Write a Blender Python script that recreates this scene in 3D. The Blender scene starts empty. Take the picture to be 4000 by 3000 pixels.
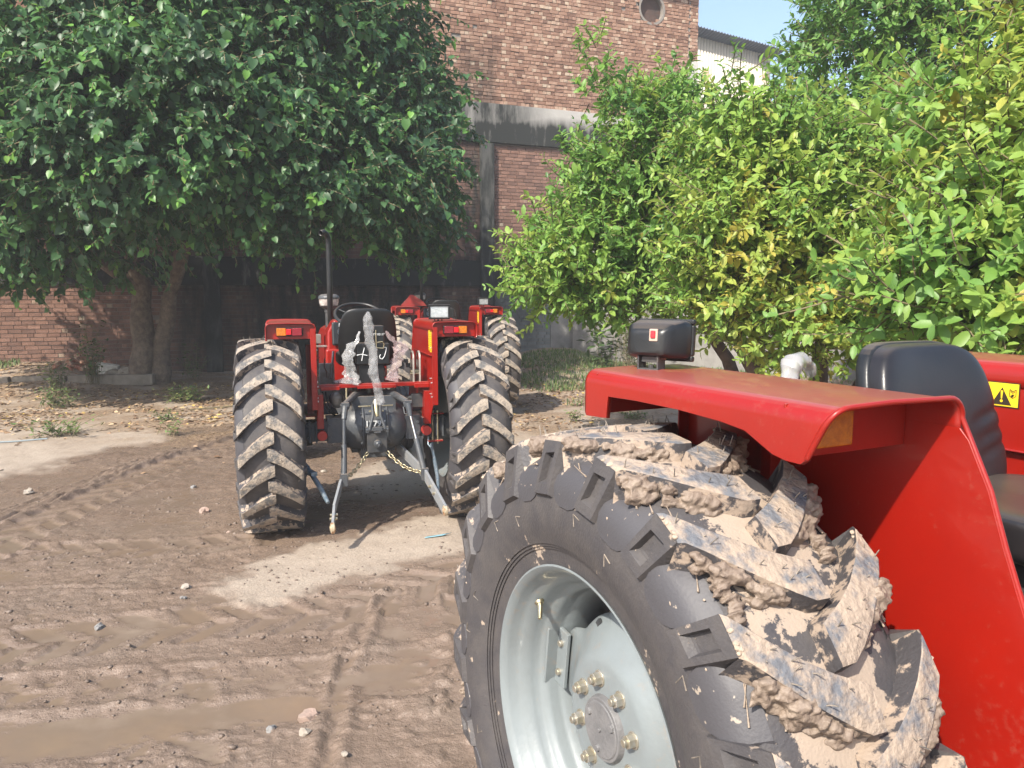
import bpy, bmesh, math, random
import numpy as np
from mathutils import Vector, Matrix, noise as mnoise
R = math.radians
sc = bpy.context.scene
COL = sc.collection
# ---------------------------------------------------------------- camera, sky, sun
cam = bpy.data.cameras.new('camera'); camo = bpy.data.objects.new('camera', cam); COL.objects.link(camo)
camo.location = (0, 0, 1.77); camo.rotation_euler = (R(90 - 6.65), 0, 0)
cam.sensor_width = 36; cam.lens = 27.0; cam.clip_end = 1000; cam.clip_start = 0.05
sc.camera = camo
SUN_EL = 43; SUN_DIR = Vector((-.58, -.92, 0)).normalized()          # towards the sun, horizontally
w = bpy.data.worlds.new('World'); sc.world = w; w.use_nodes = True
wn = w.node_tree.nodes; wl = w.node_tree.links
sky = wn.new('ShaderNodeTexSky'); sky.sky_type = 'NISHITA'; sky.sun_disc = False
sky.sun_elevation = R(SUN_EL); sky.sun_rotation = math.atan2(SUN_DIR.x, SUN_DIR.y)
sky.air_density = 1.25; sky.dust_density = 3; sky.ozone_density = 3.5; sky.altitude = 100
wl.new(sky.outputs[0], wn['Background'].inputs[0]); wn['Background'].inputs[1].default_value = 0.15
sd = bpy.data.lights.new('sun', 'SUN'); sd.energy = 4.6; sd.angle = R(0.6); sd.color = (1, .93, .82)
so = bpy.data.objects.new('sun', sd); COL.objects.link(so)
dv = Vector((SUN_DIR.x * math.cos(R(SUN_EL)), SUN_DIR.y * math.cos(R(SUN_EL)), math.sin(R(SUN_EL))))
so.rotation_euler = dv.to_track_quat('Z', 'Y').to_euler(); so.location = dv * 40
sc.view_settings.view_transform = 'Standard'; sc.view_settings.look = 'None'
sc.view_settings.exposure = 0.90; sc.view_settings.gamma = 1
rng = random.Random(7); nr = np.random.default_rng(11)

# ---------------------------------------------------------------- materials
def nt(m): return m.node_tree.nodes, m.node_tree.links
def mat(name, col, rough=.5, metal=0, col2=None, scale=6, lo=.4, hi=.65, bump=0, bscale=None, dust=0, dustcol=(.42, .32, .23), coat=0, spec=.5, rough2=None, detail=6, speck=None):
    m = bpy.data.materials.new(name); m.use_nodes = True; n, l = nt(m); b = n['Principled BSDF']
    b.inputs['Roughness'].default_value = rough; b.inputs['Metallic'].default_value = metal
    b.inputs['Specular IOR Level'].default_value = spec; b.inputs['Coat Weight'].default_value = coat
    tc = n.new('ShaderNodeTexCoord'); out = None
    rgb = n.new('ShaderNodeRGB'); rgb.outputs[0].default_value = (*col, 1); out = rgb.outputs[0]
    if col2 is not None:
        t = n.new('ShaderNodeTexNoise'); t.inputs['Scale'].default_value = scale; t.inputs['Detail'].default_value = detail
        t.inputs['Roughness'].default_value = .65
        l.new(tc.outputs['Object'], t.inputs['Vector'])
        mr = n.new('ShaderNodeMapRange'); mr.inputs[1].default_value = lo; mr.inputs[2].default_value = hi
        l.new(t.outputs[0], mr.inputs[0])
        mx = n.new('ShaderNodeMix'); mx.data_type = 'RGBA'; l.new(mr.outputs[0], mx.inputs[0])
        l.new(out, mx.inputs[6]); mx.inputs[7].default_value = (*col2, 1); out = mx.outputs[2]
        if rough2 is not None:
            m2 = n.new('ShaderNodeMapRange'); m2.inputs[3].default_value = rough; m2.inputs[4].default_value = rough2
            l.new(mr.outputs[0], m2.inputs[0]); l.new(m2.outputs[0], b.inputs['Roughness'])
    if dust:                                                    # settled dust lies on what faces up
        g = n.new('ShaderNodeNewGeometry'); s = n.new('ShaderNodeSeparateXYZ'); l.new(g.outputs['True Normal'], s.inputs[0])
        t = n.new('ShaderNodeTexNoise'); t.inputs['Scale'].default_value = 9; t.inputs['Detail'].default_value = 8
        l.new(tc.outputs['Object'], t.inputs['Vector'])
        mr = n.new('ShaderNodeMapRange'); mr.inputs[1].default_value = .75; mr.inputs[2].default_value = 1.0
        l.new(s.outputs[2], mr.inputs[0])
        mt = n.new('ShaderNodeMath'); mt.operation = 'MULTIPLY'; l.new(mr.outputs[0], mt.inputs[0])
        m3 = n.new('ShaderNodeMapRange'); m3.inputs[1].default_value = .2; m3.inputs[2].default_value = .7; m3.inputs[3].default_value = dust * .7; m3.inputs[4].default_value = dust
        l.new(t.outputs[0], m3.inputs[0]); l.new(m3.outputs[0], mt.inputs[1])
        mx = n.new('ShaderNodeMix'); mx.data_type = 'RGBA'; l.new(mt.outputs[0], mx.inputs[0]); l.new(out, mx.inputs[6])
        mx.inputs[7].default_value = (*dustcol, 1); out = mx.outputs[2]
        m4 = n.new('ShaderNodeMapRange'); m4.inputs[3].default_value = rough; m4.inputs[4].default_value = .42
        l.new(mt.outputs[0], m4.inputs[0]); l.new(m4.outputs[0], b.inputs['Roughness'])
    if speck:                                                   # dried splashes and grime: (amount, colour, scale)
        t = n.new('ShaderNodeTexNoise'); t.inputs['Scale'].default_value = speck[2]; t.inputs['Detail'].default_value = 12; t.inputs['Roughness'].default_value = .72
        t2 = n.new('ShaderNodeTexNoise'); t2.inputs['Scale'].default_value = 3.5; t2.inputs['Detail'].default_value = 4
        l.new(tc.outputs['Object'], t.inputs['Vector']); l.new(tc.outputs['Object'], t2.inputs['Vector'])
        ad = n.new('ShaderNodeMath'); ad.operation = 'MULTIPLY_ADD'; l.new(t2.outputs[0], ad.inputs[0]); ad.inputs[1].default_value = .45; l.new(t.outputs[0], ad.inputs[2])
        mr = n.new('ShaderNodeMapRange'); mr.inputs[1].default_value = .80; mr.inputs[2].default_value = .98; mr.inputs[4].default_value = speck[0]
        l.new(ad.outputs[0], mr.inputs[0])
        mx = n.new('ShaderNodeMix'); mx.data_type = 'RGBA'; l.new(mr.outputs[0], mx.inputs[0]); l.new(out, mx.inputs[6]); mx.inputs[7].default_value = (*speck[1], 1); out = mx.outputs[2]
    l.new(out, b.inputs['Base Color'])
    if bump:
        t = n.new('ShaderNodeTexNoise'); t.inputs['Scale'].default_value = bscale or scale * 4; t.inputs['Detail'].default_value = 7
        l.new(tc.outputs['Object'], t.inputs['Vector'])
        bp = n.new('ShaderNodeBump'); bp.inputs['Strength'].default_value = bump; bp.inputs['Distance'].default_value = .02
        l.new(t.outputs[0], bp.inputs['Height']); l.new(bp.outputs[0], b.inputs['Normal'])
    return m
def attr_mat(name, stops, rough=.6, transl=0, bump=0, bscale=30, attr='tone', spec=.5, nscale=0, namt=.0):
    m = bpy.data.materials.new(name); m.use_nodes = True; n, l = nt(m); b = n['Principled BSDF']
    b.inputs['Roughness'].default_value = rough; b.inputs['Specular IOR Level'].default_value = spec
    a = n.new('ShaderNodeAttribute'); a.attribute_name = attr
    src = a.outputs['Fac']
    tc = n.new('ShaderNodeTexCoord')
    if nscale:
        t = n.new('ShaderNodeTexNoise'); t.inputs['Scale'].default_value = nscale; t.inputs['Detail'].default_value = 8
        l.new(tc.outputs['Object'], t.inputs['Vector'])
        ma = n.new('ShaderNodeMath'); ma.operation = 'MULTIPLY_ADD'; l.new(t.outputs[0], ma.inputs[0]); ma.inputs[1].default_value = namt
        sb = n.new('ShaderNodeMath'); sb.operation = 'SUBTRACT'; l.new(src, sb.inputs[0]); sb.inputs[1].default_value = namt * .5
        l.new(sb.outputs[0], ma.inputs[2]); src = ma.outputs[0]
    cr = n.new('ShaderNodeValToRGB'); l.new(src, cr.inputs[0])
    e = cr.color_ramp.elements
    while len(e) < len(stops): e.new(.5)
    for i, (p, c) in enumerate(stops): e[i].position = p; e[i].color = (*c, 1)
    l.new(cr.outputs[0], b.inputs['Base Color'])
    if transl:
        tr = n.new('ShaderNodeBsdfTranslucent'); hs = n.new('ShaderNodeHueSaturation'); hs.inputs['Value'].default_value = 1.5; hs.inputs['Hue'].default_value = .485
        l.new(cr.outputs[0], hs.inputs['Color']); l.new(hs.outputs[0], tr.inputs[0])
        ms = n.new('ShaderNodeMixShader'); ms.inputs[0].default_value = transl
        l.new(b.outputs[0], ms.inputs[1]); l.new(tr.outputs[0], ms.inputs[2]); l.new(ms.outputs[0], n['Material Output'].inputs[0])
    if bump:
        t = n.new('ShaderNodeTexNoise'); t.inputs['Scale'].default_value = bscale; t.inputs['Detail'].default_value = 7
        l.new(tc.outputs['Object'], t.inputs['Vector'])
        bp = n.new('ShaderNodeBump'); bp.inputs['Strength'].default_value = bump; bp.inputs['Distance'].default_value = .02
        l.new(t.outputs[0], bp.inputs['Height']); l.new(bp.outputs[0], b.inputs['Normal'])
    return m
def plastic_mat(name, col, alpha):
    m = bpy.data.materials.new(name); m.use_nodes = True; n, l = nt(m); b = n['Principled BSDF']
    b.inputs['Base Color'].default_value = (*col, 1); b.inputs['Roughness'].default_value = .11; b.inputs['Specular IOR Level'].default_value = .9
    tr = n.new('ShaderNodeBsdfTransparent'); ms = n.new('ShaderNodeMixShader')
    t = n.new('ShaderNodeTexNoise'); t.inputs['Scale'].default_value = 9; tc = n.new('ShaderNodeTexCoord'); l.new(tc.outputs['Object'], t.inputs[0])
    mr = n.new('ShaderNodeMapRange'); mr.inputs[3].default_value = alpha - .2; mr.inputs[4].default_value = alpha + .2; l.new(t.outputs[0], mr.inputs[0])
    l.new(mr.outputs[0], ms.inputs[0]); l.new(tr.outputs[0], ms.inputs[1]); l.new(b.outputs[0], ms.inputs[2]); l.new(ms.outputs[0], n['Material Output'].inputs[0])
    return m
MT = {}
MT['red'] = mat('red_paint', (.285, .0085, .0028), .33, 0, (.235, .0075, .0035), 5, .3, .8, dust=.42, dustcol=(.38, .17, .13), coat=.3, speck=(.18, (.30, .17, .12), 60), bump=.03, bscale=60)
MT['red2'] = mat('old_red_paint', (.27, .014, .012), .45, 0, (.20, .03, .02), 12, dust=.5)
MT['rubber'] = mat('tyre_rubber', (.054, .050, .052), .66, 0, (.094, .083, .077), 14, .38, .72, bump=.12, bscale=140)
MT['grey'] = mat('grey_casting_paint', (.058, .064, .072), .42, 0, (.10, .097, .092), 14, .45, .8, bump=.12, bscale=90, dust=.35)
MT['silver'] = mat('silver_rim_paint', (.195, .222, .23), .42, 0, (.17, .19, .195), 7, .3, .7, bump=.05, bscale=70, coat=.25, speck=(.6, (.26, .20, .15), 26))
MT['dark'] = mat('dark_grey_paint', (.035, .038, .042), .5, 0, (.07, .065, .06), 16, bump=.05)
MT['black'] = mat('black_plastic', (.011, .012, .013), .36, 0, (.018, .018, .018), 20, bump=.06, bscale=200, dust=.25)
MT['vinyl'] = mat('black_vinyl', (.012, .0115, .013), .33, 0, (.018, .016, .017), 9, bump=.05, bscale=260, dust=.12)
MT['steel'] = mat('bare_steel', (.55, .54, .52), .32, 1, (.42, .38, .33), 30)
MT['gold'] = mat('zinc_plating', (.42, .36, .22), .45, 1, (.5, .45, .33), 40)
MT['nut'] = mat('dull_zinc_nut', (.40, .36, .27), .42, .75, (.46, .44, .40), 60)
MT['blue'] = mat('blue_zinc', (.14, .20, .25), .40, .5, (.30, .34, .36), 30)
MT['amber'] = mat('amber_lens', (.55, .17, .010), .2, 0, (.38, .11, .01), 60, bump=.3, bscale=300)
MT['redlens'] = mat('red_lens', (.62, .01, .015), .18, bump=.3, bscale=300)
MT['darklens'] = mat('dark_red_lens', (.22, .012, .02), .2, bump=.3, bscale=300)
MT['glass'] = mat('lamp_glass', (.62, .66, .66), .12, .35, (.8, .82, .82), 40, bump=.25, bscale=120)
MT['yellow'] = mat('sticker_yellow', (.86, .56, .02), .4)
MT['ink'] = mat('sticker_ink', (.03, .02, .01), .5)
MT['white'] = mat('chalk_white', (.72, .74, .74), .8, 0, (.5, .5, .5), 40)
MT['switch'] = mat('red_switch', (.7, .03, .04), .3)
MT['mudtop'] = mat('smeared_lug_top', (.33, .26, .20), .8, 0, (.125, .130, .142), 13, .47, .60, bump=.5, bscale=60)
MT['mudmid'] = mat('dusty_lug_top', (.32, .265, .21), .85, 0, (.12, .115, .11), 18, .46, .60, bump=.5, bscale=80)
MT['mudside'] = mat('splashed_rubber', (.055, .051, .054), .6, 0, (.34, .265, .205), 20, .50, .56, bump=.2, bscale=90)
MT['clod'] = mat('wet_mud_clod', (.185, .138, .105), .6, 0, (.27, .21, .16), 16, .42, .66, bump=.45, bscale=60)
MT['clay'] = mat('dried_clay_splash', (.38, .30, .23), .85, bump=.4, bscale=90)
MT['wrap'] = plastic_mat('clear_plastic_wrap', (.55, .55, .55), .30)
MT['pinkwrap'] = plastic_mat('pinkish_plastic_bag', (.50, .38, .38), .30)
MT['wrap2'] = plastic_mat('milky_plastic_film', (.42, .41, .40), .68)
MT['hub'] = mat('grey_hub_cap', (.13, .128, .13), .5, 0, (.17, .165, .165), 20, bump=.15, bscale=100)
MT['rust'] = mat('rusty_steel', (.26, .11, .045), .8, 0, (.4, .2, .1), 40)

# ---------------------------------------------------------------- geometry helper
def tagit(o, label=None, cat=None, group=None, kind=None):
    if label: o['label'] = label
    if cat: o['category'] = cat
    if group: o['group'] = group
    if kind: o['kind'] = kind
    return o
def empty(name, loc=(0, 0, 0), rz=0):
    o = bpy.data.objects.new(name, None); COL.objects.link(o); o.location = loc; o.rotation_euler = (0, 0, rz); o.empty_display_size = .1
    return o
class G:
    def __init__(s): s.v = []; s.f = []; s.m = []; s.X = None
    def add(s, vs, fs, mi=0):
        o = len(s.v)
        s.v += [tuple(s.X @ Vector(p)) if s.X else tuple(p) for p in vs]
        for f in fs: s.f.append([i + o for i in f]); s.m.append(mi)
    def box(s, c, d, rot=None, mi=0, taper=(1, 1)):
        q = []
        for k in (-1, 1):
            tx, ty = (taper if k > 0 else (1, 1))
            for (i, j) in ((-1, -1), (1, -1), (1, 1), (-1, 1)):
                p = Vector((i * d[0] / 2 * tx, j * d[1] / 2 * ty, k * d[2] / 2))
                if rot: p = rot @ p
                q.append(p + Vector(c))
        s.add(q, [(3, 2, 1, 0), (4, 5, 6, 7), (0, 1, 5, 4), (1, 2, 6, 5), (2, 3, 7, 6), (3, 0, 4, 7)], mi)
    def tube(s, pts, r, n=10, mi=0, caps=True, flat=1):
        pts = [Vector(p) for p in pts]; k = len(pts)
        rr = r if isinstance(r, (list, tuple)) else [r] * k
        t0 = (pts[1] - pts[0]).normalized(); u = t0.orthogonal().normalized(); vs = []
        for i, p in enumerate(pts):
            t = (pts[min(i + 1, k - 1)] - pts[max(i - 1, 0)]).normalized()
            u = (u - t * u.dot(t)).normalized(); w_ = t.cross(u)
            for j in range(n):
                a = 2 * math.pi * j / n; vs.append(p + (u * math.cos(a) + w_ * math.sin(a) * flat) * rr[i])
        fs = [(i * n + j, i * n + (j + 1) % n, (i + 1) * n + (j + 1) % n, (i + 1) * n + j) for i in range(k - 1) for j in range(n)]
        if caps: fs += [tuple(range(n - 1, -1, -1)), tuple((k - 1) * n + j for j in range(n))]
        s.add(vs, fs, mi)
    def cyl(s, a, b, r0, r1=None, n=20, mi=0):
        s.tube([a, b], [r0, r0 if r1 is None else r1], n, mi)
    def lathe(s, prof, c=(0, 0, 0), ax='X', n=48, mi=0, close=False, sg=1):
        vs = []; k = len(prof)
        for (h, r) in prof:
            for j in range(n):
                a = 2 * math.pi * j / n
                if ax == 'X': p = (c[0] + sg * h, c[1] + r * math.cos(a), c[2] + r * math.sin(a))
                elif ax == 'Y': p = (c[0] + r * math.cos(a), c[1] + h, c[2] + r * math.sin(a))
                else: p = (c[0] + r * math.cos(a), c[1] + r * math.sin(a), c[2] + h)
                vs.append(p)
        K = k if close else k - 1
        fs = [(i * n + j, i * n + (j + 1) % n, ((i + 1) % k) * n + (j + 1) % n, ((i + 1) % k) * n + j) for i in range(K) for j in range(n)]
        s.add(vs, fs, mi)
    def prism(s, poly, axis, a, b, mi=0):
        def P(p, h): return {'X': (h, p[0], p[1]), 'Y': (p[0], h, p[1]), 'Z': (p[0], p[1], h)}[axis]
        n = len(poly); vs = [P(p, a) for p in poly] + [P(p, b) for p in poly]
        fs = [tuple(range(n - 1, -1, -1)), tuple(range(n, 2 * n))] + [(i, (i + 1) % n, n + (i + 1) % n, n + i) for i in range(n)]
        s.add(vs, fs, mi)
    def pad(s, c, d, e=.35, rot=None, mi=0, n=28, m=18, fn=None):       # superellipsoid cushion
        def sp(x, p): return math.copysign(abs(x) ** p, x)
        vs = []
        for i in range(m + 1):
            tt = math.sin(math.pi / 2 * (2 * i / m - 1)); ph = math.asin(sp(tt, 1 / e))
            for j in range(n):
                th = 2 * math.pi * j / n
                p = Vector((sp(math.cos(ph), e) * sp(math.cos(th), e), sp(math.cos(ph), e) * sp(math.sin(th), e), sp(math.sin(ph), e)))
                p = Vector((p.x * d[0] / 2, p.y * d[1] / 2, p.z * d[2] / 2))
                if fn: p = fn(p)
                if rot: p = rot @ p
                vs.append(p + Vector(c))
        fs = [(i * n + j, i * n + (j + 1) % n, (i + 1) * n + (j + 1) % n, (i + 1) * n + j) for i in range(m) for j in range(n)]
        s.add(vs, fs, mi)
    def blob(s, c, d, seed=0, amp=.25, fr=2.2, mi=0, rot=None, sub=2):
        vs, fs = ico(sub); off = Vector((seed * 7.31, seed * 3.17, seed * 1.9)); q = []
        for v in vs:
            k = 1 + amp * mnoise.noise(v * fr + off) * 2 + amp * .5 * mnoise.noise(v * fr * 2.7 + off) * 2
            p = Vector((v.x * d[0], v.y * d[1], v.z * d[2])) * k
            if rot: p = rot @ p
            q.append(p + Vector(c))
        s.add(q, fs, mi)
    def parts(s):                                                   # one G for every connected piece
        p = list(range(len(s.v)))
        def fd(a):
            while p[a] != a: p[a] = p[p[a]]; a = p[a]
            return a
        for f in s.f:
            for q in f[1:]: p[fd(q)] = fd(f[0])
        out = {}
        for f, m in zip(s.f, s.m): out.setdefault(fd(f[0]), []).append((f, m))
        res = []
        for fl in out.values():
            g = G(); ids = sorted({i for f, _ in fl for i in f}); mp = {a: k for k, a in enumerate(ids)}
            g.v = [s.v[i] for i in ids]; g.f = [[mp[i] for i in f] for f, _ in fl]; g.m = [m for _, m in fl]; res.append(g)
        return res
    def build_each(s, name, mats, parent=None, **k): return [g.build(name, mats, parent, **k) for g in s.parts()]
    def build(s, name, mats, parent=None, bevel=0, sharp=35, label=None, seg=2, solid=0):
        me = bpy.data.meshes.new(name); me.from_pydata(s.v, [], s.f)
        if not isinstance(mats, (list, tuple)): mats = [mats]
        for m in mats: me.materials.append(MT[m] if isinstance(m, str) else m)
        me.polygons.foreach_set('material_index', s.m); me.polygons.foreach_set('use_smooth', [True] * len(s.f))
        me.update()
        bm = bmesh.new(); bm.from_mesh(me); bmesh.ops.recalc_face_normals(bm, faces=bm.faces); bm.to_mesh(me); bm.free()
        me.set_sharp_from_angle(angle=R(sharp))
        o = bpy.data.objects.new(name, me); COL.objects.link(o)
        if parent: o.parent = parent
        if solid:
            b = o.modifiers.new('solid', 'SOLIDIFY'); b.thickness = solid; b.offset = -1
        if bevel:
            b = o.modifiers.new('bevel', 'BEVEL'); b.width = bevel; b.segments = seg; b.limit_method = 'ANGLE'; b.angle_limit = R(40); b.harden_normals = True
        if label: o['label'] = label
        return o
_ico = {}
def ico(sub):
    if sub not in _ico:
        bm = bmesh.new(); bmesh.ops.create_icosphere(bm, subdivisions=sub, radius=1)
        _ico[sub] = ([v.co.copy() for v in bm.verts], [tuple(v.index for v in f.verts) for f in bm.faces]); bm.free()
    return _ico[sub]
def np_mesh(name, V, F, mats, parent=None, attrs=None, smooth=True):       # V (n,3), F (m,k)
    me = bpy.data.meshes.new(name); k = F.shape[1]
    me.vertices.add(len(V)); me.vertices.foreach_set('co', V.astype(np.float32).ravel())
    me.loops.add(F.size); me.loops.foreach_set('vertex_index', F.astype(np.int32).ravel())
    me.polygons.add(len(F)); me.polygons.foreach_set('loop_start', np.arange(0, F.size, k, dtype=np.int32))
    me.polygons.foreach_set('loop_total', np.full(len(F), k, dtype=np.int32))
    me.polygons.foreach_set('use_smooth', np.full(len(F), smooth))
    for a, arr in (attrs or {}).items():
        at = me.attributes.new(a, 'FLOAT', 'POINT'); at.data.foreach_set('value', arr.astype(np.float32).ravel())
    me.update(calc_edges=True); me.validate()
    for m in (mats if isinstance(mats, (list, tuple)) else [mats]): me.materials.append(m)
    o = bpy.data.objects.new(name, me); COL.objects.link(o)
    if parent: o.parent = parent
    return o
def text_mesh(name, s, size, M, m, parent, depth=.0006, font_w=0):
    cu = bpy.data.curves.new(name, 'FONT'); cu.body = s; cu.size = size; cu.extrude = depth; cu.align_x = 'CENTER'; cu.align_y = 'CENTER'; cu.offset = font_w
    t = bpy.data.objects.new(name, cu); COL.objects.link(t)
    me = bpy.data.meshes.new_from_object(t.evaluated_get(bpy.context.evaluated_depsgraph_get())); bpy.data.objects.remove(t)
    me.transform(M); me.materials.append(MT[m])
    o = bpy.data.objects.new(name, me); COL.objects.link(o); o.parent = parent
    return o
# value noise on arrays
def vn(x, y, seed=0):
    xi = np.floor(x).astype(np.int64); yi = np.floor(y).astype(np.int64); fx = x - xi; fy = y - yi
    fx = fx * fx * fx * (fx * (fx * 6 - 15) + 10); fy = fy * fy * fy * (fy * (fy * 6 - 15) + 10)
    def h(a, b):
        n_ = (a * 374761393 + b * 668265263 + seed * 974711) & 0x7fffffff
        n_ = ((n_ ^ (n_ >> 13)) * 1274126177) & 0x7fffffff
        return ((n_ ^ (n_ >> 16)) & 0xffff) / 65535.0
    a = h(xi, yi); b = h(xi + 1, yi); c = h(xi, yi + 1); d = h(xi + 1, yi + 1)
    return (a * (1 - fx) + b * fx) * (1 - fy) + (c * (1 - fx) + d * fx) * fy
def fbm(x, y, seed=0, oc=4, g=.5):
    r = 0; a = 1; t = 0
    for i in range(oc):
        r = r + a * vn(x * 2 ** i, y * 2 ** i, seed + i * 17); t += a; a *= g
    return r / t
def ss(a, b, x): t = np.clip((x - a) / (b - a), 0, 1); return t * t * (3 - 2 * t)
# ---------------------------------------------------------------- ground: one sheet to the horizon
def seg_d(x, y, pts):                                   # distance to a polyline, signed side and arc length
    best = np.full(x.shape, 1e9); sgn = np.zeros(x.shape); arc = np.zeros(x.shape); L = 0
    for (ax, ay), (bx, by) in zip(pts[:-1], pts[1:]):
        dx, dy = bx - ax, by - ay; l2 = dx * dx + dy * dy; l = math.sqrt(l2)
        t = np.clip(((x - ax) * dx + (y - ay) * dy) / l2, 0, 1)
        ex = x - ax - t * dx; ey = y - ay - t * dy; d = np.hypot(ex, ey)
        m = d < best; best = np.where(m, d, best); sgn = np.where(m, (dx * ey - dy * ex) / l, sgn); arc = np.where(m, L + t * l, arc); L += l
    return best, sgn, arc
def base_h(x, y):
    h = .34 * ss(12.5, 15.5, y) * ss(-6.6, -9.4, x) + .10 * ss(12.5, 15.8, y)
    h = h + .30 * ss(12.5, 18.5, y) * ss(-1.2, 1.0, x) * ss(2.7, 1.3, x)
    h = h + .05 * (fbm(x * .35, y * .35, 5, 3) - .5) * ss(3, 6, y)
    return h
def wetness(x, y):                                      # 1 wet mud, 0 dry earth
    n = (fbm(x * 1.3, y * 1.3, 31, 5) - .5)
    d1, s1, _ = seg_d(x, y, [(-7, 5.6), (-4.82, 7.07), (-4.68, 7.97), (-4.37, 8.84), (-4.0, 9.75), (-3.3, 11.2), (-2.0, 12.0)])
    w_ = ss(.16, -.16, s1 - .18 + n * 1.1 + (fbm(x * 8, y * 8, 38, 3) - .5) * .2)                     # left of that line is dry
    dp, _, _ = seg_d(x, y, [(-1.45, 4.55), (-1.1, 4.9), (-.70, 5.35), (-.30, 5.6), (.0, 5.6)])
    patch = ss(.54, .38, dp + n * .55 + (fbm(x * 9, y * 9, 37, 4) - .5) * .16 + .12 * np.maximum(0, 5.2 - y))
    dp2, _, _ = seg_d(x, y, [(-.45, 6.4), (-.2, 9.5)])
    far = ss(6.2, 6.9, y + n * 1.2) * ss(-1.55, -1.2, x - n)
    w_ = w_ * (1 - patch) * (1 - far)
    w_ = w_ * (1 - ss(.55, .95, x + n) * ss(2.2, 3.2, y) * .7)
    return w_
def ground_fields(x, y):
    near = ss(13, 9, y) * ss(-9, -6.5, x) * ss(6, 4, x)
    wet = wetness(x, y)
    h = base_h(x, y)
    mic = (fbm(x * 7, y * 9, 3, 5, .55) - .5) * .030 + (fbm(x * 22, y * 22, 9, 4, .6) - .5) * .010
    rid = 1 - np.abs(fbm(x * 5, y * 6, 13, 4, .6) * 2 - 1) * 1.6
    rough = fbm(x * .8 + 3, y * .8, 41, 3)
    clump = ss(.50, .68, fbm(x * 9, y * 9, 77, 4, .6)) * .030 * ss(.9, .1, np.hypot((x + .25) / .55, (y - 3.3) / 1.0))
    hm = mic * (.30 + .55 * rough) + clump * .8 + (fbm(x * 45, y * 55, 19, 4, .7) - .5) * .013 * (.3 + 1.4 * rough)
    pit = ss(.60, .72, fbm(x * 16, y * 20, 23, 3, .6)); hm = hm - pit * .010 * ss(.3, .6, rough)
    hm = hm + np.maximum(0, rid - .75) * .014 * ss(.35, .6, rough)
    # tyre prints
    def track(h_, pts, wd, pitch, dep, seed, rut=.02, chev=1):
        d, s_, a = seg_d(x, y, pts); n_ = fbm(x * 6, y * 6, seed, 3)
        a_ = a + np.abs(s_) * .75 * chev
        inside = ss(wd / 2 + .02, wd / 2 - .03, d + (n_ - .5) * .06)
        ph = (a_ / pitch) % 1.0
        side = np.where(s_ > 0, 0, .5); ph2 = (a_ / pitch + side) % 1.0
        lug = ss(.53, .60, 1 - np.abs(ph2 - .5) * 1.55 + (fbm(x * 30, y * 30, seed + 2, 2) - .5) * .16) * ss(.25, .5, n_ + .12)
        edge = np.exp(-((d - wd / 2) / .035) ** 2)
        return h_ + inside * (-dep * lug + dep * .45 * (1 - lug) - rut * .5) * ss(.3, .55, n_ + .1) + edge * rut * (.2 + n_ * 1.4)
    hm = track(hm, [(-3.6, 3.2), (-3.66, 5.64), (-3.62, 7.75), (-3.25, 9.43), (-2.5, 11.3)], .46, .24, .022, 3, .018)
    hm = track(hm, [(-4.1, 4.6), (-3.98, 5.64), (-3.93, 7.75), (-3.55, 9.43), (-3.0, 10.6)], .09, .9, .038, 33, .030, 0)
    hm = track(hm, [(-4.35, 4.4), (-4.16, 5.64), (-4.08, 7.75), (-3.72, 9.43)], .05, .7, .024, 34, .016, 0)
    hm = track(hm, [(-4.6, 7.9), (-4.2, 8.9), (-3.7, 9.8), (-2.9, 11.0)], .06, .9, .022, 35, .020, 0)
    hm = track(hm, [(-6.0, 4.9), (-3.1, 5.15), (-1.95, 5.35), (-1.7, 5.7)], .42, .24, .017, 5, .010)
    hm = track(hm, [(-4.2, 3.0), (-1.9, 3.30), (-.8, 3.45), (-.1, 3.7)], .34, .23, .006, 7, .013)
    hm = track(hm, [(-4.0, 4.45), (-2.2, 4.50), (-1.3, 4.58)], .07, .2, .004, 8, .010)
    hm = track(hm, [(-2.9, 3.55), (-1.9, 3.95), (-1.0, 4.15), (-.35, 4.7)], .50, .24, .024, 9, .010)
    hm = track(hm, [(-.68, 1.0), (-.70, 2.7), (-.80, 3.45), (-.80, 4.1), (-.66, 4.6)], .10, .2, .006, 10, .020)
    hm = track(hm, [(-.2, 4.4), (.1, 3.0), (.3, 1.5), (.5, 0)], .48, .24, .018, 12, .012)
    hm = track(hm, [(-1.3, 1.2), (-1.25, 2.6), (-1.5, 3.2)], .40, .24, .009, 13, .008)
    dry = (fbm(x * 12, y * 12, 51, 4) - .5) * .010 + (fbm(x * 45, y * 45, 52, 3) - .5) * .005
    hh = hm * wet + dry * (1 - wet) + .008 * (1 - wet)
    # shallow water stands in the low places
    low = (fbm(x * .9 + 9, y * 1.5, 61, 3) - .5)
    pd, _, _ = seg_d(x, y, [(-2.7, 2.75), (-1.6, 2.98), (-.95, 3.18), (-.55, 3.42)])
    p2, _, _ = seg_d(x, y, [(-2.45, 3.9), (-1.8, 3.98), (-1.75, 4.35)])
    p3, _, _ = seg_d(x, y, [(-.62, 3.85), (-.45, 3.6)])
    p4, _, _ = seg_d(x, y, [(-3.0, 6.6), (-2.6, 5.5)])
    dent = .022 * (ss(.22, .02, pd + (fbm(x * 5, y * 8, 66, 4) - .5) * .22) + .8 * ss(.2, .02, p2) + .7 * ss(.14, 0, p3) + .5 * ss(.5, .1, p4)) + ss(.02, .22, low) * .012
    lvl = -.0095
    raw = hh - dent * wet
    water = ss(.0, .003, lvl - raw) * ss(.6, .8, wet)
    hh = np.where(wet > .6, np.maximum(raw, lvl + (raw - lvl) * .06), raw)
    hh = hh * near + (1 - near) * (fbm(x * 2, y * 2, 71, 4) - .5) * .05
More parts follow.
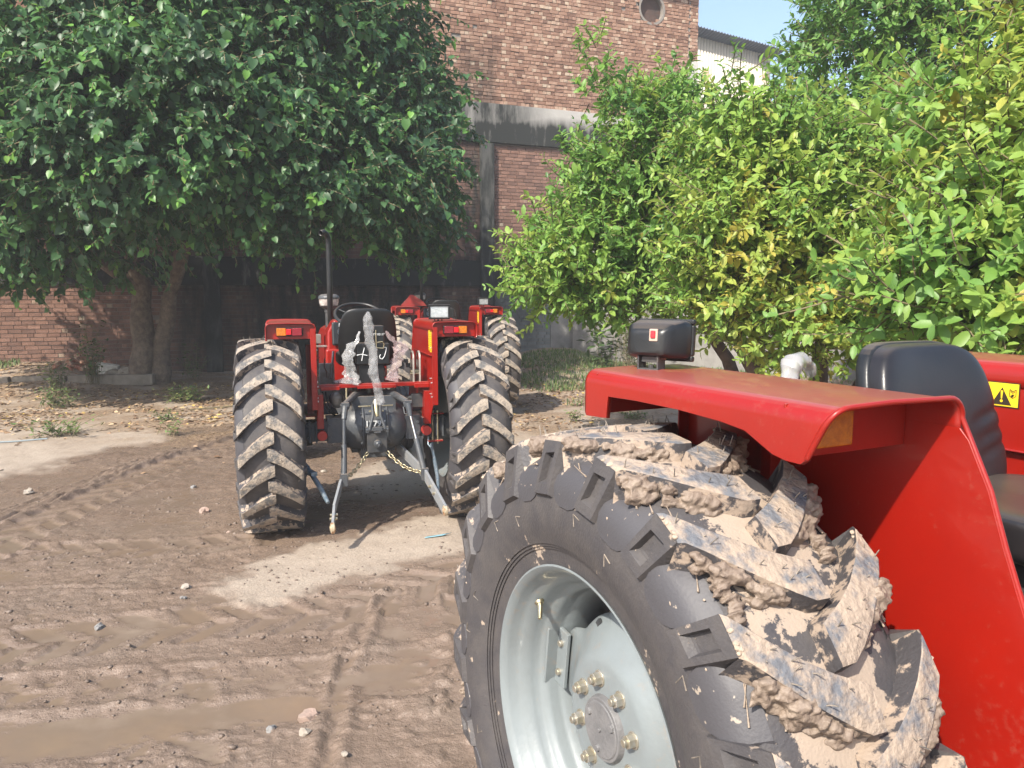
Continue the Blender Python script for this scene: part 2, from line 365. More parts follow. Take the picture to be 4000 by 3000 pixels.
    # ruts press the wheels in a little
    leaf = ss(8.8, 10.8, y + (fbm(x, y, 91, 3) - .5) * 3) 
    leaf = np.maximum(leaf, ss(6.8, 8, y) * ss(.3, .9, x))
    return h + hh, wet * near + .15 * (1 - near), water * near, leaf
xs = np.concatenate([[-300, -200, -120, -80, -50, -35, -25, -20, -16], np.arange(-14, -6, .10), np.arange(-6, 1.2, .014), np.arange(1.2, 4, .05), np.arange(4, 14, .2), [16, 20, 25, 35, 50, 80, 120, 200, 300]])
ysl = [-300, -150, -80, -40, -20, -10, -6, -4, -3, -2, -1, -.5, 0, .4, .8, 1.1, 1.3]
yy = 1.45
while yy < 22: ysl.append(yy); yy += max(.010, .0035 * yy) if yy < 10.5 else .08
ysl += [24, 27, 32, 40, 55, 80, 130, 200, 300]
ysa = np.array(ysl); X, Y = np.meshgrid(xs, ysa)
H, WET, WAT, LF = ground_fields(X, Y)
V = np.stack([X.ravel(), Y.ravel(), H.ravel()], 1); nx, ny = len(xs), len(ysa)
ii = (np.arange(ny - 1)[:, None] * nx + np.arange(nx - 1)[None, :]).ravel()
F = np.stack([ii, ii + 1, ii + nx + 1, ii + nx], 1)
def ground_mat():
    m = bpy.data.materials.new('yard_earth'); m.use_nodes = True; n, l = nt(m); b = n['Principled BSDF']
    def att(a): q = n.new('ShaderNodeAttribute'); q.attribute_name = a; return q.outputs['Fac']
    tc = n.new('ShaderNodeTexCoord')
    def nz(s, d=8, r=.6):
        t = n.new('ShaderNodeTexNoise'); t.inputs['Scale'].default_value = s; t.inputs['Detail'].default_value = d; t.inputs['Roughness'].default_value = r
        l.new(tc.outputs['Object'], t.inputs[0]); return t.outputs[0]
    def ramp(f, st):
        c = n.new('ShaderNodeValToRGB'); l.new(f, c.inputs[0]); e = c.color_ramp.elements
        while len(e) < len(st): e.new(.5)
        for i, (p, q) in enumerate(st): e[i].position = p; e[i].color = (*q, 1)
        return c.outputs[0]
    def mix(f, a, c):
        x = n.new('ShaderNodeMix'); x.data_type = 'RGBA'
        if isinstance(f, float): x.inputs[0].default_value = f
        else: l.new(f, x.inputs[0])
        l.new(a, x.inputs[6]); l.new(c, x.inputs[7]); return x.outputs[2]
    wetc = ramp(nz(2.2), [(.30, (.140, .096, .068)), (.45, (.220, .157, .116)), (.6, (.200, .146, .110)), (.75, (.280, .212, .160))])
    wetc = mix(.25, wetc, ramp(nz(38), [(.3, (.055, .038, .028)), (.7, (.26, .20, .155))]))
    watc = ramp(nz(2.6, 7), [(.30, (.205, .145, .100)), (.5, (.180, .132, .098)), (.7, (.225, .172, .132))])
    dryc = ramp(nz(3.0), [(.3, (.27, .215, .165)), (.5, (.34, .275, .215)), (.75, (.38, .315, .25))])
    dryc = mix(.30, dryc, ramp(nz(60), [(.35, (.19, .145, .105)), (.6, (.42, .35, .28))]))
    leafc = ramp(nz(26, 10, .75), [(.34, (.07, .045, .03)), (.46, (.17, .115, .075)), (.55, (.27, .19, .12)), (.66, (.40, .31, .21))])
    c = mix(att('wet'), dryc, wetc)
    lf = n.new('ShaderNodeMath'); lf.operation = 'MULTIPLY'; l.new(att('leaf'), lf.inputs[0])
    mr = n.new('ShaderNodeMapRange'); mr.inputs[1].default_value = .38; mr.inputs[2].default_value = .56; l.new(nz(1.4, 5), mr.inputs[0]); l.new(mr.outputs[0], lf.inputs[1])
    c = mix(lf.outputs[0], c, leafc); c = mix(att('water'), c, watc)
    l.new(c, b.inputs['Base Color'])
    r1 = n.new('ShaderNodeMapRange'); r1.inputs[3].default_value = .92; r1.inputs[4].default_value = .20; l.new(att('wet'), r1.inputs[0])
    r0 = n.new('ShaderNodeMath'); r0.operation = 'MULTIPLY_ADD'; l.new(nz(9), r0.inputs[0]); r0.inputs[1].default_value = .35
    r00 = n.new('ShaderNodeMath'); r00.operation = 'SUBTRACT'; l.new(r1.outputs[0], r00.inputs[0]); r00.inputs[1].default_value = .14
    l.new(r00.outputs[0], r0.inputs[2])
    mm = n.new('ShaderNodeMix'); l.new(att('water'), mm.inputs[0]); l.new(r0.outputs[0], mm.inputs[2]); mm.inputs[3].default_value = .07
    l.new(mm.outputs[0], b.inputs['Roughness'])
    bp = n.new('ShaderNodeBump'); bp.inputs['Distance'].default_value = .012
    bs = n.new('ShaderNodeMapRange'); bs.inputs[3].default_value = .75; bs.inputs[4].default_value = .04; l.new(att('water'), bs.inputs[0]); l.new(bs.outputs[0], bp.inputs['Strength'])
    l.new(nz(70, 8, .65), bp.inputs['Height']); l.new(bp.outputs[0], b.inputs['Normal'])
    return m
gnd = np_mesh('ground', V, F, ground_mat(), attrs={'wet': WET, 'water': WAT, 'leaf': LF}); gnd['kind'] = 'structure'
def gz(x, y): return float(ground_fields(np.array([float(x)]), np.array([float(y)]))[0][0])

# ---------------------------------------------------------------- the brick building behind, one long wall plane
BW = math.atan(.40); W0 = Vector((0, 19.3, 0))
def wall_w(x, z, out=0): return W0 + Vector((x * math.cos(BW) + out * math.sin(BW), x * math.sin(BW) - out * math.cos(BW), z))
MT['ventdark'] = mat('vent_dark', (.10, .055, .04), .8, 0, (.05, .035, .03), 3)
bld = empty('brick_building', W0, BW)
tagit(bld, 'tall unplastered red brick factory building with grey concrete beams and round vents', 'building')
holes = [(3.86, 9.05, .34), (-1.6, 9.03, .34), (-9.0, 9.03, .34)]
def brickwork(name, x0, x1, z0, z1, rough, seed, parent, mats, mode=0, rowh=.0835, gap=.0125):
    r_ = np.random.default_rng(seed); Vv = []; Ff = []; T = []
    z = z0; row = 0
    while z < z1 - .02:
        hh = min(rowh, z1 - z) - gap; x = x0 + (row % 2) * .06; header = (row % 2 == 0)
        if mode == 1: header = False
        while x < x1 - .03:
            hd = header if r_.random() > .12 else not header
            if mode == 1: hd = r_.random() < .16
            wd = min(.112 if hd else .232, x1 - x) - gap * .8
            cx, cz = x + wd / 2, z + hh / 2
            if not any((cx - a) ** 2 + (cz - b) ** 2 < (c + .02) ** 2 for a, b, c in holes) and not (r_.random() < .0045 * rough):
                dd = .018 + rough * r_.random() * .016; j = lambda s_=.004: (r_.random() - .5) * s_ * (1 + rough)
                k = len(Vv); q = []
                for (a, b) in ((x, z), (x + wd, z), (x + wd, z + hh), (x, z + hh)): q.append((a + j(), -dd + j(.006), b + j()))
                Vv += q + [(a, .004, b) for (a, _, b) in q]
                Ff += [(k, k + 1, k + 2, k + 3), (k + 4, k + 5, k + 1, k), (k + 5, k + 6, k + 2, k + 1), (k + 6, k + 7, k + 3, k + 2), (k + 7, k + 4, k, k + 3)]
                t = r_.random() * .55 + (.35 if hd and r_.random() < .55 else 0)
                T += [t] * 8
            x += wd + gap * .8
        z += rowh; row += 1
    return np_mesh(name, np.array(Vv), np.array(Ff), mats, parent, attrs={'tone': np.array(T)}, smooth=False)
def stain_shade(m, x_c=None):                                             # mould streaks and painted tree shade on masonry, by position on the wall
    return m
def masonry(name, stops, stains_shade, rough=.9, dark=(.018, .020, .018)):
    m = attr_mat(name, stops, rough, bump=.35, bscale=70, nscale=11, namt=.5); n, l = nt(m); b = n['Principled BSDF']
    src = b.inputs['Base Color'].links[0].from_socket
    tc = n.new('ShaderNodeTexCoord'); sp = n.new('ShaderNodeSeparateXYZ'); l.new(tc.outputs['Object'], sp.inputs[0])
    mp = n.new('ShaderNodeMapping'); mp.inputs['Scale'].default_value = (2.2, 2.2, .5); l.new(tc.outputs['Object'], mp.inputs[0])
    t = n.new('ShaderNodeTexNoise'); t.inputs['Scale'].default_value = 2.0; t.inputs['Detail'].default_value = 9; t.inputs['Roughness'].default_value = .7; l.new(mp.outputs[0], t.inputs[0])
    def M(op, a, c):
        q = n.new('ShaderNodeMath'); q.operation = op
        for i, v in enumerate((a, c)):
            if hasattr(v, 'links'): l.new(v, q.inputs[i])
            else: q.inputs[i].default_value = v
        return q.outputs[0]
    tot = None
    for (xc, hw, zc, hz, amp) in stains_shade:                            # soft boxes of mould staining and painted-in tree shade
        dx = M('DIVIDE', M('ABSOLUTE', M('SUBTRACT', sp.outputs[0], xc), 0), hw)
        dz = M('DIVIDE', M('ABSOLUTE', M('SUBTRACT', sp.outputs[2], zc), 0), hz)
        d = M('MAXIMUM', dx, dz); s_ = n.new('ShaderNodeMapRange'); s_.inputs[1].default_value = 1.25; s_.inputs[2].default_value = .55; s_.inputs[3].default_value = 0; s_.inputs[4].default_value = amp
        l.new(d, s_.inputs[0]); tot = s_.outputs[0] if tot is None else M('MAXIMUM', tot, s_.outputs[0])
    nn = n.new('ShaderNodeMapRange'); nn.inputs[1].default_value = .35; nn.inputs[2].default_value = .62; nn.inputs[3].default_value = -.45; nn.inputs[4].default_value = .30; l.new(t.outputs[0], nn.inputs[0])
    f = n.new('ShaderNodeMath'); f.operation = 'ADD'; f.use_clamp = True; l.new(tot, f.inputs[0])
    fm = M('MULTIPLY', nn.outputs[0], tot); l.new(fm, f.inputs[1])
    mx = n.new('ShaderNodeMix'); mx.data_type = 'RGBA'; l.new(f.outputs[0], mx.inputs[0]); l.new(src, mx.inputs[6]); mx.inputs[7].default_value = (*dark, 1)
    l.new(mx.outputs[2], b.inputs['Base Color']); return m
STN_SHADE = [(-.9, .45, 4.2, 3.2, .75), (-1.2, 1.9, 2.3, .42, 1.0), (-4.0, 3.4, 1.0, 2.2, .85), (-7.2, .6, 1.8, 2.2, .8), (-3.5, 3.2, 1.2, 1.3, .5), (-11, 4.0, 2.3, .36, .75), (.2, .5, 1.5, 1.2, .45), (-1.0, 1.0, .9, 1.3, .6)]  # mould round pilasters and beam; wide low boxes paint in the mulberry's shade
brickU = masonry('rough_brick', [(0, (.165, .090, .062)), (.3, (.265, .148, .100)), (.55, (.335, .205, .145)), (.8, (.42, .31, .225)), (1, (.48, .385, .29))], STN_SHADE)
brickL = masonry('pointed_brick', [(0, (.145, .082, .062)), (.35, (.215, .118, .086)), (.62, (.27, .155, .115)), (.82, (.34, .26, .195)), (1, (.42, .35, .27))], STN_SHADE)
brickP = masonry('painted_brick', [(0, (.17, .18, .175)), (.5, (.215, .225, .22)), (1, (.26, .27, .265))], STN_SHADE)
mortar = masonry('mortar', [(0, (.23, .205, .18)), (1, (.30, .27, .24))], STN_SHADE)
conc = masonry('concrete_beam', [(0, (.40, .38, .35)), (.5, (.52, .50, .46)), (1, (.60, .57, .52))], [(-9, 20, 5.52, .50, 1.15), (-9, 20, 2.3, .75, 1.35), (-.9, 1.6, 5.8, 1.0, .8), (-.75, .45, 3, 3, 1.2), (4, 4, 5.5, .35, .5)])  # low beam box: mould plus the tree's shade put into the colour
pilm = masonry('pilaster_concrete', [(0, (.16, .155, .145)), (1, (.2, .19, .18))], [(0, 30, 3, 6, 1.0)])
plas = mat('grey_wall_plaster', (.26, .25, .235), .9, 0, (.15, .145, .135), 1.3, .42, .66, bump=.5, bscale=9)
cream = mat('cream_wall_plaster', (.50, .48, .44), .9, 0, (.36, .35, .32), 2, .45, .7, bump=.3, bscale=20)
def wbox(name, x0, x1, z0, z1, y0, y1, m, parent=bld, bevel=.008):
    g = G(); g.box(((x0 + x1) / 2, (y0 + y1) / 2, (z0 + z1) / 2), (x1 - x0, y1 - y0, z1 - z0)); return g.build(name, m, parent, bevel)
XE = 5.30
g = G()                                                             # the body of the building behind the brick skin, with its round openings
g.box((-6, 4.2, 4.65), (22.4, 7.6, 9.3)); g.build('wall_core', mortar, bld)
def holed(name, x0, x1, z0, z1, hs, m):                             # front sheet with round openings
    bm = bmesh.new(); nxx = int((x1 - x0) / .08); nzz = int((z1 - z0) / .08); gr = {}
    for i in range(nxx + 1):
        for k in range(nzz + 1): gr[i, k] = bm.verts.new((x0 + (x1 - x0) * i / nxx, 0, z0 + (z1 - z0) * k / nzz))
    for i in range(nxx):
        for k in range(nzz):
            cx = x0 + (x1 - x0) * (i + .5) / nxx; cz = z0 + (z1 - z0) * (k + .5) / nzz
            if not any((cx - a) ** 2 + (cz - b) ** 2 < (c + .03) ** 2 for a, b, c in hs): bm.faces.new((gr[i, k], gr[i + 1, k], gr[i + 1, k + 1], gr[i, k + 1]))
    me = bpy.data.meshes.new(name); bm.to_mesh(me); bm.free(); me.materials.append(m)
    o = bpy.data.objects.new(name, me); COL.objects.link(o); o.parent = bld; return o
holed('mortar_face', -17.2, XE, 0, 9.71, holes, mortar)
wbox('reveal_back', -17.2, XE, 8.4, 9.68, .10, .16, MT['ventdark'])
for (a, b, c) in holes:
    g = G(); prof = [(-.035, c + .055), (-.035, c - .005), (.10, c - .005)]
    vs = []
    g.lathe(prof, (a, 0, b), 'Y', 40); g.build('round_vent', mortar, bld, sharp=50)
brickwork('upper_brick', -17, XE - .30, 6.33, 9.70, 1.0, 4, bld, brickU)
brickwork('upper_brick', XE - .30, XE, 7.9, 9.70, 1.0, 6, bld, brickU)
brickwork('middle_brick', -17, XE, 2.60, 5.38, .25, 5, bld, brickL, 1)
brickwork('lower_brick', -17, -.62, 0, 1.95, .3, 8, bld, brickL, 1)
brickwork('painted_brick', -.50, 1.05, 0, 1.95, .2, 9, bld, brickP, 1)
g = G()
for (z0, z1, pr) in ((5.40, 6.31, .10), (1.97, 2.58, .07)):
    g.box(((-17.2 + XE) / 2, -pr / 2 + .01, (z0 + z1) / 2), (XE + 17.2, pr + .02, z1 - z0))
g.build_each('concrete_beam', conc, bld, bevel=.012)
for xp in (-.85, -7.15, -13.4):
    wbox('pilaster', xp, xp + .34, -.2, 5.38, -.135, .01, pilm)
wbox('corner_strip', XE - .28, XE + .004, -.1, 7.9, -.05, .02, cream)
g = G(); g.box(((-17.2 + XE) / 2, 4, 9.82), (XE + 17.9, 8.6, .22)); g.build('roof_slab', MT['dark'], bld, .01)
wbox('lintel', -.95, -.50, 8.72, 9.22, -.07, .0, conc)
g = G(); g.box((-2.6, -.03, 9.1), (1.5, .03, .5)); wf = g.build('window', 'rust', bld, .005)
g = G()
for i in range(5): g.cyl((-3.25 + i * .32, -.055, 8.85), (-3.25 + i * .32, -.055, 9.3), .01, n=8)
g.build_each('window_bar', 'dark', wf)
wbox('plaster_panel', 1.05, XE, -.1, 1.95, -.03, .01, plas)
cw = empty('boundary_wall', (1.55, 19.75, 0), R(-42.5)); tagit(cw, 'grey plastered boundary wall in shade behind the fruit trees', 'wall')
g = G(); g.box((8.0, .12, 1.5), (16, .24, 3.4)); g.build('wall_face', plas, cw, .02)
g = G(); g.box((8.0, .12, 3.24), (16.1, .32, .09)); g.build('coping', conc, cw, .01)
# second end wall on the left so that the sky does not show under the tree
# corrugated shed further back
sh = empty('metal_shed', (6.6, 29.0, 0), R(8)); tagit(sh, 'cream corrugated metal shed with overhanging dark roof beyond the brick building', 'shed')
def corr(x0, x1, y, zf, name, m, p=.11, amp=.022):
    nx_ = int((x1 - x0) / p * 6); vs = []; 
    for i in range(nx_ + 1):
        x = x0 + (x1 - x0) * i / nx_; o_ = math.sin(x / p * 2 * math.pi) * amp
        a, b = zf(x); vs += [(x, y + o_, a), (x, y + o_, b)]
    g = G(); g.add(vs, [(2 * i, 2 * i + 2, 2 * i + 3, 2 * i + 1) for i in range(nx_)]); return g.build(name, m, sh, solid=.01)
shcol = mat('cream_tin', (.50, .46, .39), .5, 0, (.36, .20, .12), .9, .60, .70, bump=.05)
corr(-.8, 2.9, 0, lambda x: (0, 11.2 - .20 * (x + .8)), 'metal_wall', shcol)
g = G(); vs = []
for k in range(2):
    for i in range(240):
        x = -.9 + 4.15 * i / 239; vs.append((x, -.55 + k * 5, 11.35 - .20 * (x + .8) + math.sin(x / .11 * 2 * math.pi) * .025))
g.add(vs, [(i, i + 1, 241 + i, 240 + i) for i in range(239)]); g.build('roof', mat('tin_roof', (.16, .19, .24), .45, .3), sh, solid=.02)
g = G(); g.box((2.9, 2.4, 5.2), (.05, 4.8, 10.3)); g.build('side_wall', shcol, sh)
g = G()
for x in (-.4, 2.5): g.box((x, -.25, 11.05 - .2 * (x + .8)), (.10, .55, .14))
g.build_each('bracket', 'dark', sh)
# ---------------------------------------------------------------- leaves and trees
def leaf_template(kind):
    if kind == 'mulberry':                                          # heart shaped, folded on the midrib
        mid = [(0, 0), (.30, 0), (.62, 0), (1, 0)]; side = [(-.10, .20), (.16, .42), (.48, .40), (.78, .20)]
        cup = .14; bend = .16
    elif kind == 'guava':
        mid = [(0, 0), (.33, 0), (.68, 0), (1, 0)]; side = [(.05, .07), (.26, .20), (.62, .235), (.90, .11)]
        cup = .13; bend = .22
    else:
        mid = [(0, 0), (.4, 0), (.7, 0), (1, 0)]; side = [(.05, .06), (.3, .2), (.6, .2), (.88, .08)]; cup = .08; bend = .1
    v = []
    for (x, y) in mid: v.append((x, 0, -bend * x * x))
    for sg in (1, -1):
        for (x, y) in side: v.append((x, sg * y, cup * y / .4 * 1.0 - bend * x * x))
    f = []
    for o, sg in ((4, 1), (8, -1)):
        q = [(0, o, o + 1), (0, o + 1, 1), (1, o + 1, o + 2), (1, o + 2, 2), (2, o + 2, o + 3), (2, o + 3, 3)]
        f += [t if sg < 0 else (t[0], t[2], t[1]) for t in q]
    return np.array(v), np.array(f)
LT = {k: leaf_template(k) for k in ('mulberry', 'guava', 'weed')}
def norm(a): return a / np.maximum(np.linalg.norm(a, axis=-1, keepdims=True), 1e-9)
def leaves(name, P, A, N, S, tone, kind, m, parent):
    tv, tf = LT[kind]; A = norm(A); N = norm(N - A * np.sum(N * A, 1, keepdims=True)); B = np.cross(N, A)
    V = P[:, None, :] + S[:, None, None] * (tv[None, :, 0, None] * A[:, None, :] + tv[None, :, 1, None] * B[:, None, :] + tv[None, :, 2, None] * N[:, None, :])
    n = len(P); F = (tf[None] + (np.arange(n) * len(tv))[:, None, None]).reshape(-1, 3)
    return np_mesh(name, V.reshape(-1, 3), F, m, parent, attrs={'tone': np.repeat(tone, len(tv))})
def crown(name, clumps, kind, size, m, parent, seed, droop, K=9, slen=.4, tipglow=.35, yellow=None, tonebase=.35, twigm=None, carve=None):
    r_ = np.random.default_rng(seed); PP = []; DD = []; CC = []
    for (cx, cy, cz, rx, ry, rz, n) in clumps:
        u = norm(r_.normal(size=(n, 3))); rho = .45 + .55 * r_.random(n) ** .55
        lump = 1 + .16 * np.sin(u[:, 0] * 7 + cx * 3) * np.sin(u[:, 2] * 6 + cz) + .12 * np.sin(u[:, 1] * 9 + u[:, 2] * 5)
        p = np.array([cx, cy, cz]) + u * np.array([rx, ry, rz]) * (rho * lump)[:, None]
        PP.append(p); DD.append(u); 
    P0 = np.concatenate(PP); U = np.concatenate(DD); keep = P0[:, 2] > .4
    if carve is not None: keep &= ~carve(P0)
    # thin out by a coarse 3D noise so that gaps and clumps show
    q = fbm(P0[:, 0] * 1.1 + P0[:, 1] * .7, P0[:, 2] * 1.1 - P0[:, 1] * .5, seed, 2)
    keep &= (q > .34) | (r_.random(len(P0)) < .35)
    P0 = P0[keep]; U = U[keep]; n = len(P0)
    d = norm(U * np.array([1, 1, .5]) + r_.normal(size=(n, 3)) * .45 + np.array([0, 0, -droop]))
    L = slen * (.6 + .8 * r_.random(n)); young = r_.random(n) < .35
    pts = []; A = []; N = []; S = []; T = []; tp = []
    base_t = tonebase + r_.normal(size=n) * .09 + (fbm(P0[:, 0] * 1.6 + 5, P0[:, 2] * 1.6 + P0[:, 1], seed + 3, 3) - .5) * .35
    if yellow is not None: base_t = base_t + yellow(P0, r_)
    prev = P0.copy(); dirv = d.copy(); step = L / K
    side0 = norm(np.cross(dirv, r_.normal(size=(n, 3)))); pth = [prev.copy()]
    for k in range(K):
        prev = prev + dirv * step[:, None]; pth.append(prev.copy())
        dirv = norm(dirv + np.array([0, 0, -droop * .16]) + r_.normal(size=(n, 3)) * .08)
        sgn = 1 if k % 2 else -1
        rot = side0 * math.cos(k * .6) + np.cross(dirv, side0) * math.sin(k * .6)
        a = rot * sgn + dirv * .55 + np.array([0, 0, -(.60 if kind == 'mulberry' else .12)]) + r_.normal(size=(n, 3)) * .38
        if kind == 'guava' and k >= K - 3: a = rot * sgn * .9 + dirv * 1.0 + r_.normal(size=(n, 3)) * .25
        nn = np.array([0, 0, 1.0]) + U * .55 + r_.normal(size=(n, 3)) * .35
        s_ = size * (.55 + .85 * r_.random(n) ** 1.3) * (1.0 if k < K - 2 else .7)
        t = base_t + r_.normal(size=n) * .05 + (tipglow * young * max(0, (k - K * .55) / (K * .45)))
        pts.append(prev + a * 0.0); A.append(a); N.append(nn); S.append(s_); T.append(t)
        if kind == 'guava':
            a2 = -rot * sgn + dirv * .55 + r_.normal(size=(n, 3)) * .2
            pts.append(prev.copy()); A.append(a2); N.append(nn + r_.normal(size=(n, 3)) * .2); S.append(s_ * .95); T.append(t + .01)
    o = leaves(name, np.concatenate(pts), np.concatenate(A), np.concatenate(N), np.concatenate(S), np.clip(np.concatenate(T), 0, 1), kind, m, parent)
    # the twigs that carry them: thin three-sided stems
    Pt = np.stack(pth, 1)[:, ::2]; n_, k_ = Pt.shape[:2]; rr = .006 * size / .1
    off = np.array([[0, 0, 1], [.87, 0, -.5], [-.87, 0, -.5]]) * rr
    V = (Pt[:, :, None, :] + off[None, None]).reshape(-1, 3); idx = np.arange(n_)[:, None, None] * (k_ * 3) + np.arange(k_ - 1)[None, :, None] * 3 + np.arange(3)[None, None, :]
    j = np.array([1, 2, 0]) - np.array([0, 1, 2])
    nx2 = idx + j[None, None, :]; F = np.stack([idx, nx2, nx2 + 3, idx + 3], -1).reshape(-1, 4)
    return o, V, F
bark = mat('brown_bark', (.11, .082, .062), .9, 0, (.22, .17, .13), 9, .4, .66, bump=1.0, bscale=22)
bark2 = mat('reddish_bark', (.09, .058, .042), .85, 0, (.16, .11, .085), 8, .4, .66, bump=.7, bscale=26)
twigm = mat('twig_bark', (.16, .13, .07), .8)
def limb(g, pts, r0, r1, n=14, wob=.04, seed=0):
    pts = [Vector(p) for p in pts]; q = []
    for i in range(len(pts) - 1):
        for s_ in range(5): q.append(pts[i].lerp(pts[i + 1], s_ / 5))
    q.append(pts[-1]); m = len(q)
    q = [p + Vector((mnoise.noise(p * 2 + Vector((seed, 0, 0))), mnoise.noise(p * 2 + Vector((0, seed, 5))), 0)) * wob for p in q]
    rr = [(r0 + (r1 - r0) * (i / (m - 1)) ** .8) * (1 + .16 * mnoise.noise(q[i] * 3 + Vector((seed, 2, 1)))) for i in range(m)]
    g.tube(q, rr, n)
def gnarl(o, amp, sc_):
    for v in o.data.vertices:
        p = v.co; k = mnoise.noise(Vector((p.x * sc_, p.y * sc_, p.z * sc_ * .35))) * amp; v.co = p + v.normal * k
mulm = attr_mat('mulberry_leaf', [(0, (.030, .072, .030)), (.35, (.056, .130, .050)), (.6, (.088, .21, .055)), (.8, (.14, .31, .055)), (1, (.20, .37, .07))], .42, transl=.32, spec=.4)
guam = attr_mat('guava_leaf', [(0, (.034, .080, .028)), (.33, (.078, .180, .044)), (.55, (.145, .280, .058)), (.75, (.235, .360, .070)), (.93, (.34, .39, .08)), (1, (.40, .36, .07))], .45, transl=.38, spec=.4)

# the big mulberry at the left
mul = empty('mulberry_tree', (-6.97, 14.5, 0)); tagit(mul, 'large dark green mulberry tree with drooping branches and a forked trunk', 'tree')
mx_, my_ = -6.97, 14.5
g = G()
T0 = gz(-7.1, 14.4) - .1
limb(g, [(-.02, 0, T0), (-.02, 0, .9), (.02, .05, 1.9), (-.25, -.2, 3.2), (-.7, -.7, 4.8)], .24, .10, 20, .05, 1)
limb(g, [(.20, .1, T0), (.32, .1, .8), (.55, .1, 1.8), (.95, 0, 3.0), (1.6, -.5, 4.6), (2.2, -1, 5.8)], .19, .07, 18, .05, 2)
limb(g, [(0, 0, 1.9), (-.9, -.3, 2.6), (-2.0, -.8, 3.4), (-3, -1.2, 4.2)], .12, .03, 12, .06, 3)
limb(g, [(.8, 0, 2.6), (2.0, -.8, 3.0), (3.6, -1.2, 3.3), (5.2, -1.6, 3.4)], .10, .025, 12, .08, 4)
limb(g, [(-.2, -.2, 3.0), (.2, -1.5, 3.6), (.6, -2.8, 3.9)], .09, .025, 12, .06, 5)
limb(g, [(1.4, -.3, 4.2), (2.8, .2, 5.2), (4.2, .2, 6.2)], .09, .02, 12, .06, 6)
tr = g.build('trunk', bark, mul, sharp=80); gnarl(tr, .045, 5)
md = [ # x y z rx ry rz n, world
    (-7.2, 12.6, 6.0, 3.3, 2.8, 2.6, 1500), (-4.5, 12.9, 5.6, 2.7, 2.6, 2.5, 1400), (-2.9, 13.4, 4.9, 1.7, 2.0, 2.1, 700),
    (-5.2, 11.3, 4.1, 2.6, 1.7, 1.5, 1000), (-8.6, 12.0, 4.4, 2.0, 1.9, 1.9, 850), (-3.0, 12.2, 3.6, 1.9, 1.5, 1.15, 620),
    (-7.2, 11.6, 3.0, 1.7, 1.3, 1.0, 430), (-9.4, 12.4, 3.2, 1.3, 1.3, 1.1, 260), (-8.0, 11.6, 2.5, .9, .8, .55, 190), (-1.75, 13.0, 3.1, .8, 1.0, .65, 100),
    (-2.6, 13.2, 6.6, 1.2, 1.3, 1.4, 260), (-5.4, 12.5, 8.0, 2.9, 2.4, 1.8, 650), (-6.6, 12.6, 2.5, .9, .8, .7, 130), (-1.3, 13.3, 4.6, .35, .9, 1.2, 70)]
mcl = [(a - mx_, b - my_, c, d, e, f, n) for (a, b, c, d, e, f, n) in md]
def carve_m(P):                                                     # the open hollow under the crown
    x = P[:, 0] + mx_; z = P[:, 2]; y = P[:, 1] + my_
    lowlim = 2.25 + .55 * np.sin(x * 1.9) + .35 * np.sin(x * 4.3 + 1)
    lowlim = np.where(x < -7.6, 1.95 + .3 * np.sin(x * 3), lowlim)
    thin = (x < -6.2) & (z < 3.3) & (np.sin(x * 37.1 + z * 91.7 + y * 53.3) > .25)
    return (z < lowlim) | thin
o_, TV, TF = crown('crown', [(a, b, c, d, e, f, int(n * 1.7)) for a, b, c, d, e, f, n in mcl], 'mulberry', .118, mulm, mul, 21, .30, K=10, slen=.52, tipglow=.50, tonebase=.33, carve=carve_m)
np_mesh('twigs', TV, TF, twigm, mul)

def yel(cx, cz, r, amt, base=0):
    def f(P, r_):
        d = np.hypot(P[:, 0] - cx, P[:, 2] - cz); return base + amt * np.exp(-(d / r) ** 2) + (r_.random(len(P)) < .02) * .35
    return f
def guava(name, label, base, stems, cl, size, seed, yellow, tb=.36, slen=.32, K=7, carve=None):
    t = empty(name, (base[0], base[1], 0)); tagit(t, label, 'tree', 'guava trees along the boundary wall')
    g = G(); z0 = gz(base[0], base[1]) - .08
    for i, (pts, r0, r1) in enumerate(stems): limb(g, [(p[0] - base[0], p[1] - base[1], p[2] + (z0 if k == 0 else 0)) for k, p in enumerate(pts)], r0, r1, 12, .05, seed + i)
    g.build('trunk', bark2, t, sharp=80)
    cc = [(a - base[0], b - base[1], c, d, e, f, int(n * 1.45)) for (a, b, c, d, e, f, n) in cl]
    cv = (lambda P: carve(P + np.array([base[0], base[1], 0]))) if carve else None
    yf = (lambda P, r_: yellow(P + np.array([base[0], base[1], 0]), r_)) if yellow else None
    o_, TV, TF = crown('crown', cc, 'guava', size, guam, t, seed, -.25, K=K, slen=slen, tipglow=.14, tonebase=tb, yellow=yf, carve=cv)
    np_mesh('twigs', TV, TF, twigm, t); return t
